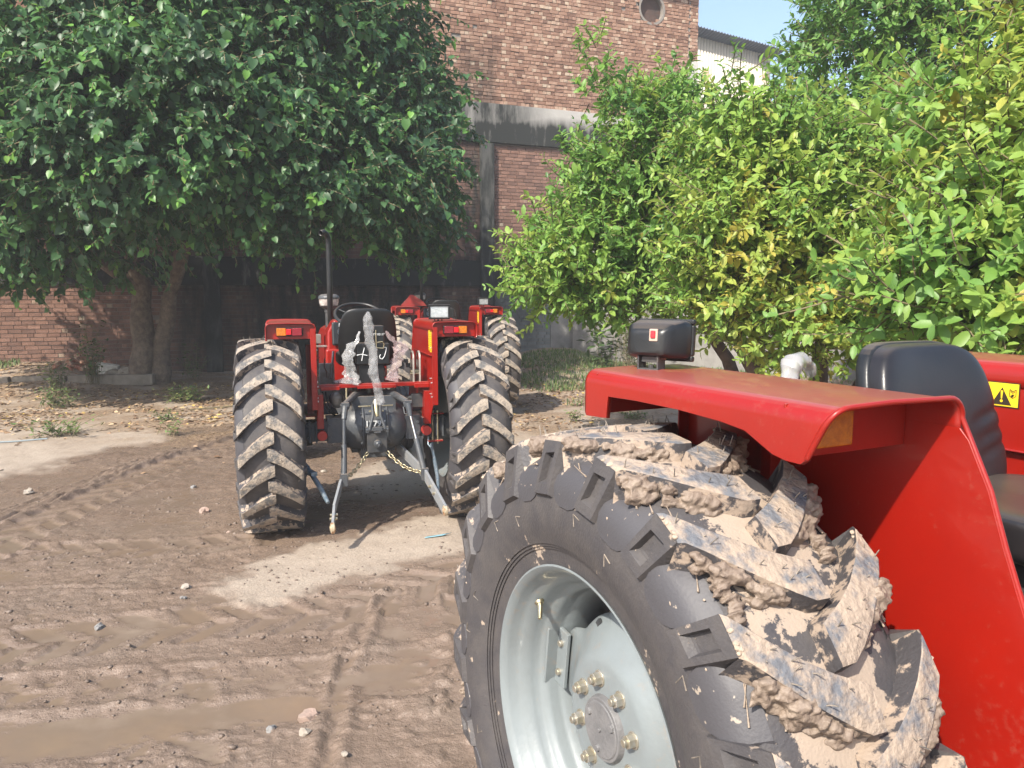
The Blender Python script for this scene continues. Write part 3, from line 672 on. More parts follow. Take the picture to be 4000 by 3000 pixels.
guava('guava_tree', 'green guava tree in front of the brick wall, leftmost of the fruit trees', (3.0, 9.3),
      [([(3.0, 9.3, 0), (2.6, 9.2, 1.0), (1.9, 9.0, 1.9), (1.2, 8.8, 2.4)], .11, .03), ([(3.1, 9.35, 0), (3.0, 9.4, 1.2), (2.6, 9.3, 2.6), (2.4, 9.2, 3.8)], .12, .03), ([(2.2, 9.1, 1.5), (1.9, 9.0, 2.4), (1.7, 8.9, 3.4)], .06, .02)],
      [(.70, 8.5, 2.12, .68, .8, .52, 300), (1.25, 8.5, 2.2, .8, .85, .6, 330), (1.3, 8.7, 2.85, .8, .85, .65, 330), (1.95, 8.8, 3.05, .85, .9, .8, 380), (2.0, 8.6, 2.2, .7, .8, .6, 220),
       (2.6, 9.2, 3.0, .9, 1.0, .75, 380), (1.25, 8.7, 3.55, .35, .5, .55, 70), (.9, 8.7, 4.1, .14, .2, .42, 14), (2.0, 9.2, 3.85, .35, .5, .30, 60), (1.7, 8.8, 3.9, .3, .4, .3, 40), (.45, 8.4, 1.90, .36, .5, .26, 70), (1.0, 8.4, 1.68, .45, .5, .24, 55), (1.85, 8.9, 1.62, .25, .3, .35, 22)],
      .098, 31, yel(.6, 2.0, .9, .12), tb=.52)
guava('guava_tree', 'guava tree with yellowing leaves behind the tractor seat and several dark stems', (3.2, 8.3),
      [([(2.95, 8.2, 0), (2.6, 8.1, .9), (2.2, 7.9, 1.7), (1.9, 7.7, 2.4)], .10, .03), ([(3.15, 8.3, 0), (3.0, 8.2, 1.0), (2.5, 7.9, 1.9), (2.3, 7.6, 2.8)], .12, .03), ([(3.3, 8.35, 0), (3.35, 8.3, 1.3), (3.3, 8.0, 2.6), (3.4, 7.8, 3.3)], .11, .03), ([(3.45, 8.3, 0), (3.8, 8.1, 1.1), (4.3, 7.8, 2.0), (4.7, 7.5, 2.6)], .10, .03)],
      [(2.25, 7.0, 2.15, .72, .7, .62, 300), (2.75, 7.1, 2.5, .8, .8, .7, 330), (2.4, 7.3, 3.0, .7, .8, .5, 240), (3.3, 7.3, 2.7, .9, .9, .85, 380), (3.3, 7.0, 2.0, .8, .8, .5, 240), (2.55, 6.8, 1.55, .6, .5, .34, 150), (3.3, 6.9, 1.55, .8, .6, .34, 190), (2.0, 7.0, 1.75, .5, .5, .35, 110), (4.2, 7.2, 1.7, .8, .7, .5, 180), (2.0, 7.1, 3.3, .22, .3, .4, 34), (1.85, 6.9, 2.35, .35, .4, .35, 60)],
      .092, 32, yel(2.3, 2.0, 1.0, .20, .06), tb=.58)
guava('guava_tree', 'tallest guava tree, dark green and rising above the others against the sky', (5.6, 10.8),
      [([(5.6, 10.8, 0), (5.5, 10.7, 1.6), (5.0, 10.5, 3.2), (4.7, 10.4, 5.0)], .13, .04), ([(5.7, 10.8, 0), (6.0, 10.8, 1.8), (6.4, 10.6, 3.4), (6.5, 10.4, 5.2)], .12, .04)],
      [(4.6, 10.2, 4.5, 1.05, 1.1, 1.1, 520), (5.0, 10.3, 5.5, 1.1, 1.1, .95, 420), (6.1, 10.3, 5.2, 1.3, 1.2, 1.3, 560), (4.3, 10.2, 3.4, 1.0, 1.0, .9, 360), (7.2, 10.5, 4.6, 1.2, 1.2, 1.5, 480), (5.6, 10.1, 3.5, 1.3, 1.0, 1.0, 420), (5.9, 10.3, 6.3, 1.1, 1.0, .7, 260), (3.78, 10.2, 4.95, .12, .2, .35, 14), (4.1, 10.2, 5.35, .25, .3, .4, 30)],
      .10, 33, None, tb=.44)
guava('guava_tree', 'nearest guava tree with large pale leaves at the right beyond the red fender', (4.3, 5.6),
      [([(4.3, 5.6, 0), (4.1, 5.5, .9), (3.7, 5.2, 1.8), (3.3, 5.0, 2.6)], .09, .025), ([(4.4, 5.6, 0), (4.6, 5.6, 1.2), (4.5, 5.4, 2.4), (4.4, 5.3, 3.4)], .10, .025)],
      [(2.75, 4.7, 1.75, .62, .6, .42, 200), (3.3, 5.0, 2.2, .75, .7, .6, 260), (3.9, 5.2, 2.8, .8, .8, .8, 300), (3.6, 4.9, 1.7, .8, .7, .5, 230), (3.3, 5.6, 2.9, .6, .6, .55, 160), (4.4, 5.3, 2.0, .8, .8, .8, 240), (4.2, 5.4, 3.7, .7, .7, .6, 170)],
      .105, 34, yel(4.2, 3.0, 1.6, .14, .05), tb=.62, slen=.36)
# ================================================================ the tractors
TR, TWH = .735, .215
PROF = [(0, .694), (.06, .693), (.11, .689), (.15, .682), (.185, .667), (.205, .648), (.219, .622), (.227, .59), (.231, .555), (.229, .52), (.222, .49), (.213, .468), (.211, .462), (.208, .464), (.206, .455), (.203, .457), (.201, .448), (.198, .45), (.196, .440), (.193, .425), (.190, .405)]
def carc_x(r):
    for (x0, r0), (x1, r1) in zip(PROF[:-1], PROF[1:]):
        if r1 <= r <= r0: return x0 + (x1 - x0) * (r0 - r) / max(1e-6, r0 - r1)
    return .2
def carc_r(x):
    for (x0, r0), (x1, r1) in zip(PROF[:9], PROF[1:9]):
        if x0 <= x <= x1: return r0 + (r1 - r0) * (x - x0) / (x1 - x0)
    return .69
NL = 20; PIT = 2 * math.pi / NL
def lug_off(x): return (.45 * x + 1.7 * x * x) / TR
def tyre(parent, muddy, seed, name='tyre'):
    r_ = random.Random(seed); g = G(); N = 120
    def P(th, r, x): return (x, r * math.cos(th), r * math.sin(th))
    full = [(-x, r) for x, r in reversed(PROF)] + PROF[1:]
    vs = []
    for (x, r) in full:
        for j in range(N): vs.append(P(2 * math.pi * j / N, r, x))
    k = len(full); g.add(vs, [(i * N + j, i * N + (j + 1) % N, (i + 1) * N + (j + 1) % N, (i + 1) * N + j) for i in range(k - 1) for j in range(N)], 0)
    ST = [(-.024, .038, .000), (.010, .045, 0), (.045, .043, 0), (.09, .040, 0), (.14, .038, 0), (.18, .038, 0), (.205, .039, .002), (.2135, .040, .010)]
    for side in (1, -1):
        for i in range(NL):
            t0 = (i + (.5 if side < 0 else 0)) * PIT
            rows = []
            for (x, hw, dr) in ST:
                xa = abs(x); c = t0 + lug_off(xa) * (1 if x >= 0 else -.3)
                rt = TR - .010 * (xa / .21) ** 2 - dr; rb = carc_r(min(xa, .2)) - .008; h = hw / TR; hb = (hw + .011) / TR
                X = x * side
                rows.append([P(c - hb, rb, X), P(c - h, rt - .0015, X), P(c - h * .9, rt, X), P(c + h * .9, rt, X), P(c + h, rt - .0015, X), P(c + hb, rb, X)])
            vs = [p for r in rows for p in r]; n = len(rows); fs = []; tops = []; sidesA = []; sidesB = []
            for a in range(n - 1):
                for b in range(5):
                    f = (a * 6 + b, a * 6 + b + 1, (a + 1) * 6 + b + 1, (a + 1) * 6 + b)
                    (tops if b in (1, 2, 3) else (sidesA if b == 0 else sidesB)).append(f)
            o = len(g.v); g.add(vs, tops, 1); 
            for fl, mi in ((sidesA, 2 if side > 0 or not muddy else 2), (sidesB, 2)):
                for f in fl: g.f.append([q + o for q in f]); g.m.append(mi)
            g.f.append([o + q for q in (0, 1, 2, 3, 4, 5)]); g.m.append(2)
            # end block with its recessed pocket, running down onto the sidewall
            cE = t0 + lug_off(.2135); e = (n - 1) * 6
            hT = .039 / TR; rT = TR - .010 - .010
            XB = .2405 * side; rB = .590; cB = cE + .030 / TR; hB = .043 / TR
            TL, TRt = P(cE - hT, rT, .2145 * side), P(cE + hT, rT, .2145 * side)
            BL, BR = P(cB - hB, rB, XB), P(cB + hB, rB, XB)
            q = [Vector(p) for p in (TL, TRt, BR, BL)]; cen = sum(q, Vector()) / 4
            inn = [cen + (p - cen) * s_ for p, s_ in zip(q, (.60, .52, .62, .62))]
            out = Vector((side, 0, 0)); deep = [p * 1 - out * .016 + (cen - p) * .22 for p in inn]; rim_ = [p + out * .0015 for p in inn]
            bk = [P(cE - hT * 1.25, .655, .200 * side), P(cE + hT * 1.25, .655, .200 * side), P(cB + hB * 1.15, rB - .012, .222 * side), P(cB - hB * 1.15, rB - .012, .222 * side)]
            V8 = [*q, *rim_, *deep, *[Vector(p) for p in bk]]
            fs = [(0, 1, 5, 4), (1, 2, 6, 5), (2, 3, 7, 6), (3, 0, 4, 7), (4, 5, 9, 8), (5, 6, 10, 9), (6, 7, 11, 10), (7, 4, 8, 11), (8, 9, 10, 11), (1, 0, 12, 13), (2, 1, 13, 14), (3, 2, 14, 15), (0, 3, 15, 12)]
            g.add(V8, fs, 0)
            # smooth rounded pad between this lug and the next
            cp = t0 + lug_off(.21) + PIT * .5 + .01; rws = [(.676, .37), (.655, .385), (.635, .39), (.612, .375), (.592, .33), (.577, .25), (.569, .13)]
            vs = []
            for (r, hw) in rws:
                X = (carc_x(r) + .003 + .005 * float(ss(.575, .63, r))) * side; cc = cp + (.676 - r) * .35
                for u in (-1, -.88, 0, .88, 1): vs.append(P(cc + u * hw * PIT * .95, r, X if abs(u) < 1 else X - .009 * side))
            X = (carc_x(.563) - .002) * side
            for u in (-1, -.5, 0, .5, 1): vs.append(P(cp + .035 + u * .08 * PIT, .563, X))
            g.add(vs, [(a * 5 + b, a * 5 + b + 1, a * 5 + b + 6, a * 5 + b + 5) for a in range(len(rws)) for b in range(4)], 3)
            # rubber hairs left by the mould
            for _ in range(9 if muddy else 7):
                x = r_.uniform(.0, .2); th = t0 + lug_off(x) + r_.uniform(-.032, .032) / TR * (1 if r_.random() < .6 else .9)
                r0 = TR - .010 * (x / .21) ** 2 - .003; L = r_.uniform(.010, .024); a = Vector(P(th, r0, x * side))
                b = a + Vector(P(th, L, 0)) + Vector((r_.uniform(-.5, .5), r_.uniform(-.5, .5), r_.uniform(-.5, .5))) * L * .8
                g.tube([a, (a + b) / 2 + Vector((0, 0, .001)), b], [.0014, .0013, .0011], 5, 4)
    # little tick marks moulded on the sidewall
    for side in (1, -1):
        for i in range(16):
            th = i * 2 * math.pi / 16 + (.15 if i % 2 else 0); r = .535 if i % 2 else .562; x = (carc_x(r) + .001) * side
            a, b, c = P(th, r, x), P(th + .045, r + .006, x), P(th + .036, r - .022, (carc_x(r - .022) + .001) * side)
            g.tube([a, b, c], .0014, 4, 4)
    nm = ['rubber_muddy' if muddy else 'rubber', 'mudtop' if muddy else 'mudmid', 'mudside', 'pad_rubber', 'hair']
    return g.build(name, nm, parent, sharp=28)
MT['pad_rubber'] = mat('smooth_rubber', (.060, .057, .062), .56, 0, (.30, .25, .20), 30, .66, .69, bump=.08, bscale=160, detail=3)
MT['hair'] = mat('clay_coated_hair', (.30, .25, .20), .8, 0, (.07, .065, .06), 30)
def wheel(parent, sx, x, z, R0, muddy, seed):
    """sx +1 outer side towards +X; the rim mesh is the part, tyre and small pieces are its sub-parts"""
    g = G()
    prof = [(.186, .402), (.196, .409), (.197, .404), (.190, .394), (.178, .386), (.160, .381), (.150, .372), (.138, .360), (.120, .353), (.104, .351), (.096, .344), (.088, .334), (.075, .330), (.055, .329), (.045, .326), (.035, .318), (-.03, .316), (-.10, .330), (-.15, .380), (-.186, .405), (-.196, .409)]
    g.lathe(prof, n=96, sg=sx, mi=0)
    # dished centre disc with four lobes
    n = 96; rads = [0, .078, .082, .150, .165, .185, .205, .235, .27]; xs_ = [.103, .103, .103, .103, .100, .088, .072, .055, .042]; vs = []
    for r, X in list(zip(rads, xs_)) + [(None, .034), (None, .026)]:
        for j in range(n):
            a = 2 * math.pi * j / n; k = .5 + .5 * math.cos(4 * a); ed = .262 + .052 * ss(.25, .8, k)
            rr = (ed - .004 if X == .034 else ed) if r is None else min(r, ed - .01); vs.append((sx * X, rr * math.cos(a), rr * math.sin(a)))
    K = len(vs) // n
    g.add(vs, [(i * n + j, i * n + (j + 1) % n, (i + 1) * n + (j + 1) % n, (i + 1) * n + j) for i in range(K - 1) for j in range(n)], 0)
    g.cyl((sx * .10, 0, 0), (-sx * .30, 0, 0), .12, .10, 24, 1)
    w_ = g.build('rear_wheel', ['silver', 'dark'], parent, sharp=40, solid=0); w_.location = (x, 0, z); w_.rotation_euler = (R0, 0, 0)
    for q in range(4):
        a = q * math.pi / 2; rot = Matrix.Rotation(a, 3, 'X')
        h = G()
        h.box(rot @ Vector((sx * .052, .305, 0)), (.012, .062, .17), rot); h.box(rot @ Vector((sx * .072, .326, 0)), (.04, .010, .17), rot)
        b = h.build('rim_bracket', 'silver', w_, .003)
        h = G()
        for dz in (-.045, .045): h.cyl(rot @ Vector((sx * .05, .302, dz)), rot @ Vector((sx * .068, .302, dz)), .0115, .009, 12)
        h.build_each('bracket_bolt', 'nut', w_, bevel=.002)
    for q in range(8):
        a = (q + .5) * math.pi / 4; c = Vector((0, .118 * math.cos(a), .118 * math.sin(a))); h = G()
        h.cyl(c + Vector((sx * .100, 0, 0)), c + Vector((sx * .106, 0, 0)), .021, .021, 20); h.cyl(c + Vector((sx * .104, 0, 0)), c + Vector((sx * .124, 0, 0)), .0175, .0168, 6)
        h.cyl(c + Vector((sx * .12, 0, 0)), c + Vector((sx * .134, 0, 0)), .010, .0095, 12); h.build('wheel_nut', 'nut', w_, .0015)
    h = G(); h.cyl((sx * .10, 0, 0), (sx * .118, 0, 0), .082, .076, 40); h.cyl((sx * .118, 0, 0), (sx * .121, 0, 0), .070, .066, 40)
    for (a, b, r) in ((.045, .035, .012), (-.05, .02, .011), (0, -.05, .010), (0, 0, .006)): h.cyl((sx * .118, a, b), (sx * .127, a, b), r, r * .8, 6)
    h.build('hub_cap', 'hub', w_, .002)
    h = G()
    for q in range(4):
        a = q * math.pi / 2 + .62
        h.box((sx * .052, .243 * math.cos(a), .243 * math.sin(a)), (.008, .013, .020), Matrix.Rotation(a + .4, 3, 'X'))
    h.build_each('slot', 'dark', w_)
    h = G(); a = math.radians(148 if sx > 0 else 32); c = Vector((sx * .14, .358 * math.cos(a), .358 * math.sin(a)))
    inn = Vector((0, -math.cos(a), -math.sin(a))); h.tube([c, c + inn * .018 + Vector((sx * .004, 0, 0)), c + inn * .05 + Vector((sx * .018, 0, 0))], [.009, .007, .0055], 10); h.cyl(c, c + inn * .008, .014, .012, 12)
    h.build('valve_stem', 'gold', w_, .001)
    tyre(w_, muddy, seed)
    return w_
def rubber_muddy():                                                 # rubber with clay dried on in patches, thickest along the middle of the tread
    m = mat('muddy_tyre_rubber', (.055, .051, .054), .58, 0, (.085, .076, .072), 14, .38, .72, bump=.15, bscale=140); n, l = nt(m); b = n['Principled BSDF']
    src = b.inputs['Base Color'].links[0].from_socket; tc = n.new('ShaderNodeTexCoord'); sp = n.new('ShaderNodeSeparateXYZ'); l.new(tc.outputs['Object'], sp.inputs[0])
    t = n.new('ShaderNodeTexNoise'); t.inputs['Scale'].default_value = 11; t.inputs['Detail'].default_value = 10; t.inputs['Roughness'].default_value = .66; l.new(tc.outputs['Object'], t.inputs[0])
    ab = n.new('ShaderNodeMath'); ab.operation = 'ABSOLUTE'; l.new(sp.outputs[0], ab.inputs[0])
    ma = n.new('ShaderNodeMath'); ma.operation = 'MULTIPLY_ADD'; l.new(ab.outputs[0], ma.inputs[0]); ma.inputs[1].default_value = -1.15; l.new(t.outputs[0], ma.inputs[2])
    mr = n.new('ShaderNodeMapRange'); mr.inputs[1].default_value = .385; mr.inputs[2].default_value = .41; l.new(ma.outputs[0], mr.inputs[0])
    mx = n.new('ShaderNodeMix'); mx.data_type = 'RGBA'; l.new(mr.outputs[0], mx.inputs[0]); l.new(src, mx.inputs[6]); mx.inputs[7].default_value = (.34, .27, .21, 1); l.new(mx.outputs[2], b.inputs['Base Color'])
    m2 = n.new('ShaderNodeMapRange'); m2.inputs[3].default_value = .58; m2.inputs[4].default_value = .9; l.new(mr.outputs[0], m2.inputs[0]); l.new(m2.outputs[0], b.inputs['Roughness']); return m
MT['rubber_muddy'] = rubber_muddy()
MUDR = random.Random(99)
def mud(w_, sx, R0):
    """wet clods along the lower flank of every lug, splashes and runs of thin clay, on the wheel seen close"""
    g = G(); s = G()
    def P(th, r, x): return Vector((x, r * math.cos(th), r * math.sin(th)))
    sd = 0
    for side in (sx, -sx):
        for i in range(NL):
            t0 = (i + (.5 if side < 0 else 0)) * PIT
            if MUDR.random() < .10: continue
            a0 = MUDR.uniform(.02, .07); a1 = MUDR.uniform(.15, .20)
            n = 15
            for k in range(n):
                x = a0 + (a1 - a0) * k / (n - 1) + MUDR.uniform(-.006, .006); sd += 1
                th = t0 + lug_off(x) - (.048 + MUDR.uniform(-.009, .010)) / TR
                big = .6 + .7 * mnoise.noise(Vector((x * 30, i * 3.3, side))) + .25
                rr = TR - .022 - .010 * MUDR.random(); big = max(.45, min(1.3, big))
                d = (.021 * big * MUDR.uniform(.9, 1.3), .017 * big, .015 * big * MUDR.uniform(.8, 1.2))
                g.blob(P(th, rr, x * side), d, sd, .30, 1.8, 0, Matrix.Rotation(th, 3, 'X'), 3)
                if MUDR.random() < .45:
                    g.blob(P(th - .022 * MUDR.random() - .008, rr - .020, x * side), (d[0] * 1.2, d[1] * .8, d[2] * 1.2), sd + 50, .4, 2.6, 0, None, 2)
            # thick spill off one flank
            if i % 3 == 0:
                x = MUDR.uniform(.09, .16)
                for k in range(7): sd += 1; g.blob(P(t0 + lug_off(x) - (.05 + .016 * k) / TR, carc_r(x) + .006, x * side + MUDR.uniform(-.008, .008)), (.022, .018, .007), sd, .3, 2, 0, Matrix.Rotation(t0, 3, 'X'), 2)
            # clay runs down the side and into the gap
            for k in range(3):
                x = MUDR.uniform(.13, .205); th = t0 + lug_off(x) - .05 / TR; L = MUDR.uniform(.02, .08) / TR
                pts = [P(th - L * q / 4, carc_r(min(x + .002 * q, .2)) + .0035, (x + .0035 * q) * side) for q in range(5)]
                s.tube(pts, [.0022, .0018, .0018, .0024, .0036], 6, 0, True, .6)
            for k in range(4):
                th = t0 + MUDR.random() * PIT; r = MUDR.uniform(.58, .67); c = P(th, r, (carc_x(r) + .006) * side)
                q = MUDR.uniform(.0012, .0034); s.blob(c, (q * .5, q * MUDR.uniform(.8, 2.2), q), k + i, .2, 2, 0, Matrix.Rotation(th + MUDR.uniform(0, 3), 3, 'X'), 1)
            # crust on the shoulder edge
            for k in range(10):
                x = .2 + MUDR.uniform(-.01, .012); th = t0 + lug_off(.21) + MUDR.uniform(-.03, .03) / TR; q = MUDR.uniform(.003, .008)
                s.blob(P(th, TR - .018, x * side), (q, q, q * .7), k * 3 + i, .4, 2.5, 0, None, 1)
    a = g.build('caked_mud', 'clod', w_, sharp=80); rm = a.modifiers.new('merge', 'REMESH'); rm.mode = 'VOXEL'; rm.voxel_size = .0030; rm.use_smooth_shade = True; b = s.build('clay_splashes', 'clay', w_, sharp=80)
    a['kind'] = 'stuff'; b['kind'] = 'stuff'
    return a, b
FT = 1.572                                                          # height of the fender tops
def fender(root, sx, warn=False):
    xi, xo = .43, .785; y0, y1 = -.27, .54
    g = G()
    ys = [(-.27, .118), (-.262, .125), (-.18, .120), (-.168, .118), (-.160, .062), (-.05, .058), (.12, .058), (.26, .064), (.33, .072), (.37, .090), (.41, .106), (.47, .112), (.53, .112), (.545, .100)]
    def sect(d, y):
        q = [(xi, FT - .075), (xi, FT - .05)]
        for k in range(7):
            a = math.pi - k * math.pi / 12; q.append((xi + .042 + .042 * math.cos(a), FT - .042 + .042 * math.sin(a)))
        q += [(xi + .15, FT + .002), (xo - .15, FT + .003)]
        for k in range(7):
            a = math.pi / 2 - k * math.pi / 12; q.append((xo - .036 + .036 * math.cos(a), FT - .036 + .036 * math.sin(a)))
        q += [(xo, FT - d), (xo - .012, FT - d - .003)]
        return q
    S = [sect(d, y) for y, d in ys]; n = len(S[0]); vs = []
    for (y, d), s_ in zip(ys, S):
        for (x, z) in s_:
            yy_ = y
            if y > .4 and x > xo - .05: yy_ = y - .55 * (FT - z) * (y - .4) / .145
            vs.append((sx * x, yy_, z))
    g.add(vs, [(i * n + j, i * n + j + 1, (i + 1) * n + j + 1, (i + 1) * n + j) for i in range(len(ys) - 1) for j in range(n - 1)])
    f = g.build('fender', 'red', root, sharp=50, solid=.006)
    # inner panel: rear edge upright, front edge raking forward to the footplate
    g = G()
    poly = [(y0, FT - .06), (y0, .93), (-.14, .80), (.86, .80), (.80, .95), (.70, 1.16), (.645, 1.30), (.610, 1.40), (.565, 1.49), (.545, FT - .06)]
    g.prism(poly, 'X', sx * (xi + .0005), sx * (xi + .0065)); g.build('inner_panel', 'red', f, .002)
    g = G()                                                         # turned flanges
    g.box((sx * (xi + .024), y0 + .004, (FT + .93) / 2 - .02), (.036, .006, FT - .93 - .04)); g.box((sx * (xi - .012), .12, 1.315), (.024, .74, .006), Matrix.Rotation(sx * R(20), 3, 'Y'))
    fr = [(sx * x, .545 - (.55 * (FT - z) if x > xo - .05 else 0), z) for (x, z) in sect(.10, .545)][2:-1][::-1]
    g.tube(fr + [(sx * xi, .565, 1.49), (sx * xi, .61, 1.40), (sx * xi, .645, 1.30), (sx * xi, .70, 1.16), (sx * xi, .80, .95), (sx * xi, .86, .80)], .006, 8)
    g.box((sx * (xi + .04), .1, 1.12), (.05, .035, .55)); g.box((sx * (xi - .02), -.10, .90), (.05, .12, .26))
    g.build('fender_brace', 'red', f, .003)
    g = G()                                                         # lamp plates set back at both ends
    g.box((sx * (xi + xo) / 2, -.225, FT - .062), (xo - xi - .014, .006, .108)); g.box((sx * (xi + xo) / 2, .425, FT - .060), (xo - xi - .014, .006, .108))
    g.build_each('lamp_plate', 'red', f, bevel=.002)
    g = G()
    for (y, z) in ((-.235, 1.10), (-.235, .99), (-.19, 1.13), (-.19, 1.01), (-.215, 1.37)): g.cyl((sx * xi, y, z), (sx * (xi - .008), y, z), .008, .007, 8)
    g.build_each('bolt', 'steel', f, bevel=.001)
    # tail lamp: amber outside, square red reflector, dark red inside
    L = empty('tail_lamp_anchor'); bpy.data.objects.remove(L)
    xc = xi + .185; yr = -.2295
    g = G(); g.box((sx * xc, yr - .012, FT - .062), (.190, .024, .064), mi=0); tl = g.build('tail_lamp', 'black', f, .006)
    def lens(nm, x, w_, m, d=.012, h=.056):
        q = G(); q.box((sx * x, yr - .024 - d / 2, FT - .062), (w_, d, h)); q.build(nm, m, tl, .004)
    lens('amber_lens', xc + .058, .066, 'amber'); lens('red_reflector', xc + .006, .036, 'redlens', .020, .042); lens('dark_lens', xc - .050, .072, 'darklens')
    g = G(); g.box((sx * (xo - .118), .438, FT - .060), (.105, .020, .072)); fl = g.build('front_lamp', 'amber', f, .004)
    g = G()                                                         # yellow notice at the rear of the inner face and warning label in front of it
    X = sx * (xi - .001)
    for (yc, w_) in ((-.212, .056), (-.150, .046)): g.box((X, yc, 1.415 + (.0 if yc < -.2 else .010)), (.0016, w_, .155))
    st = g.build('notice_sticker', 'yellow', f)
    h = G()
    for (yc, w_) in ((-.212, .048), (-.150, .038)):
        for k in range(9): h.box((X - sx * .0014, yc, 1.352 + k * .015 + (k % 3) * .001), (.0008, w_ * (.55 + .4 * ((k * 7) % 5) / 5), .0028))
    h.build_each('notice_line', 'ink', st)
    if not warn: return f
    X = sx * (xi - .0012); g = G(); g.box((X, .04, 1.476), (.0018, .235, .074)); ws = g.build('warning_sticker', 'ink', f)
    g = G(); g.box((X - sx * .0013, .04, 1.476), (.001, .229, .068)); g.build('yellow_field', 'yellow', ws)
    if sx < 0: label_marks(ws, X - sx * .0024, sx)
    return f
def label_marks(ws, X, sx):                                         # triangle with exclamation mark, crushed hand sign, rows of small script
    g = G(); yd = .058 * 1
    def tri(yc, zc, s_, x0, m):
        pts = [(yc - s_, zc - s_ * .82), (yc + s_, zc - s_ * .82), (yc, zc + s_ * .95)]; g.prism(pts, 'X', x0, x0 + .0006, m)
    tri(.168, 1.470, .029, X, 0)
    g.prism([(.1645, 1.488), (.1715, 1.488), (.1695, 1.464), (.1665, 1.464)], 'X', X + .0008, X + .0014, 1); g.cyl((X + .0008, .168, 1.4575), (X + .0014, .168, 1.4575), .0042, .0042, 14, 1)
    for (a, b) in (((.190, 1.494), (.199, 1.488)), ((.199, 1.488), (.208, 1.494)), ((.190, 1.494), (.190, 1.474)), ((.190, 1.474), (.199, 1.468)), ((.199, 1.468), (.208, 1.474)), ((.208, 1.474), (.208, 1.494)), ((.193, 1.488), (.199, 1.483)), ((.199, 1.483), (.205, 1.488))):
        g.tube([(X, *a), (X, *b)], .0010, 4, 0)
    for (a, b) in ((.194, 1.476), (.197, 1.479), (.200, 1.480), (.203, 1.478)): g.tube([(X, .198, 1.471), (X, a, b)], .0013, 4, 0)
    rr = random.Random(4)
    for k in range(7):
        z = 1.500 - k * .0082; y = .128; end = .02 + .03 * rr.random()
        while y > end:
            L = rr.uniform(.004, .010); g.tube([(X, y, z + rr.uniform(-.001, .001)), (X, y - L * .5, z + rr.uniform(-.0018, .0018)), (X, y - L, z + rr.uniform(-.001, .001))], .0006, 4, 0); y -= L + .002
    g.v = [(a, b - .06, c) for a, b, c in g.v]
    g.build('label_print', ['ink', 'yellow'], ws)
def work_lamp(root, x, y, yaw, tilt, plug=False):
    M_ = Matrix.Translation((x, y, FT)) @ Matrix.Rotation(yaw, 4, 'Z')
    def mk(nm, m, fn, par, bev=.003, rot=True):
        g = G(); g.X = M_ @ (Matrix.Translation((0, 0, .078)) @ Matrix.Rotation(tilt, 4, 'X')) if rot else M_; fn(g); return g.build(nm, m, par, bev, seg=3)
    # lens looks along local -Y
    def body(g):
        W, Hh = .158, .104; prof = [(-.030, 1.0, 0), (.005, 1.0, 0), (.010, .97, 0), (.050, .88, -.004), (.075, .66, -.008), (.080, .5, -.01)]; vs = []
        N = 32
        for (yy_, s_, dz) in prof:
            for j in range(N):
                a = 2 * math.pi * j / N; e = .28; cx = math.copysign(abs(math.cos(a)) ** e, math.cos(a)); cz = math.copysign(abs(math.sin(a)) ** e, math.sin(a))
                vs.append((cx * W / 2 * s_, yy_, cz * Hh / 2 * s_ + dz))
        g.add(vs, [(i * N + j, i * N + (j + 1) % N, (i + 1) * N + (j + 1) % N, (i + 1) * N + j) for i in range(len(prof) - 1) for j in range(N)] + [tuple((len(prof) - 1) * N + j for j in range(N))])
    b = mk('work_lamp', 'black', body, root, 0)
    def bez(g):
        W, Hh = .166, .112
        for s_ in (-1, 1): g.box((0, -.034, s_ * (Hh / 2 - .007)), (W, .018, .015)); g.box((s_ * (W / 2 - .007), -.034, 0), (.015, .018, Hh - .03))
    mk('bezel', 'black', bez, b, .005)
    mk('lens', 'glass', lambda g: g.box((0, -.028, 0), (.140, .008, .086)), b, .003)
    def rib(g):
        for k in range(9): g.box((0, -.0335, -.032 + k * .008), (.132, .003, .0022))
    mk('lens_ribs', 'glass', rib, b, 0)
    def switch(g): g.box((-.02, .079, .010), (.024, .006, .032))
    s_ = mk('switch_frame', mat_tan, switch, b, .002); mk('switch', 'switch', lambda g: g.box((-.02, .084, .012), (.013, .006, .019)), s_, .002)
    def br(g):
        g.box((0, .05, .003), (.060, .045, .005)); g.box((.028, .05, .028), (.005, .042, .055)); g.box((-.028, .05, .028), (.005, .042, .055)); g.box((0, .045, .036), (.045, .035, .03))
        g.cyl((0, .05, .004), (0, .05, .014), .008, .008, 6)
    mk('lamp_bracket', 'dark', br, b, .0015, False)
    mk('bracket_bolt', 'steel', lambda g: g.cyl((-.042, .05, .036), (.042, .05, .036), .0075, .0075, 6), b, .001, False)
    if plug: mk('cable', 'dark', lambda g: g.tube([(.06, .03, .10), (.10, .04, .105), (.13, .05, .09), (.14, .06, .02), (.14, .06, -.01)], .003, 8), b, 0, False)
mat_tan = mat('tan_plastic', (.45, .33, .26), .5)
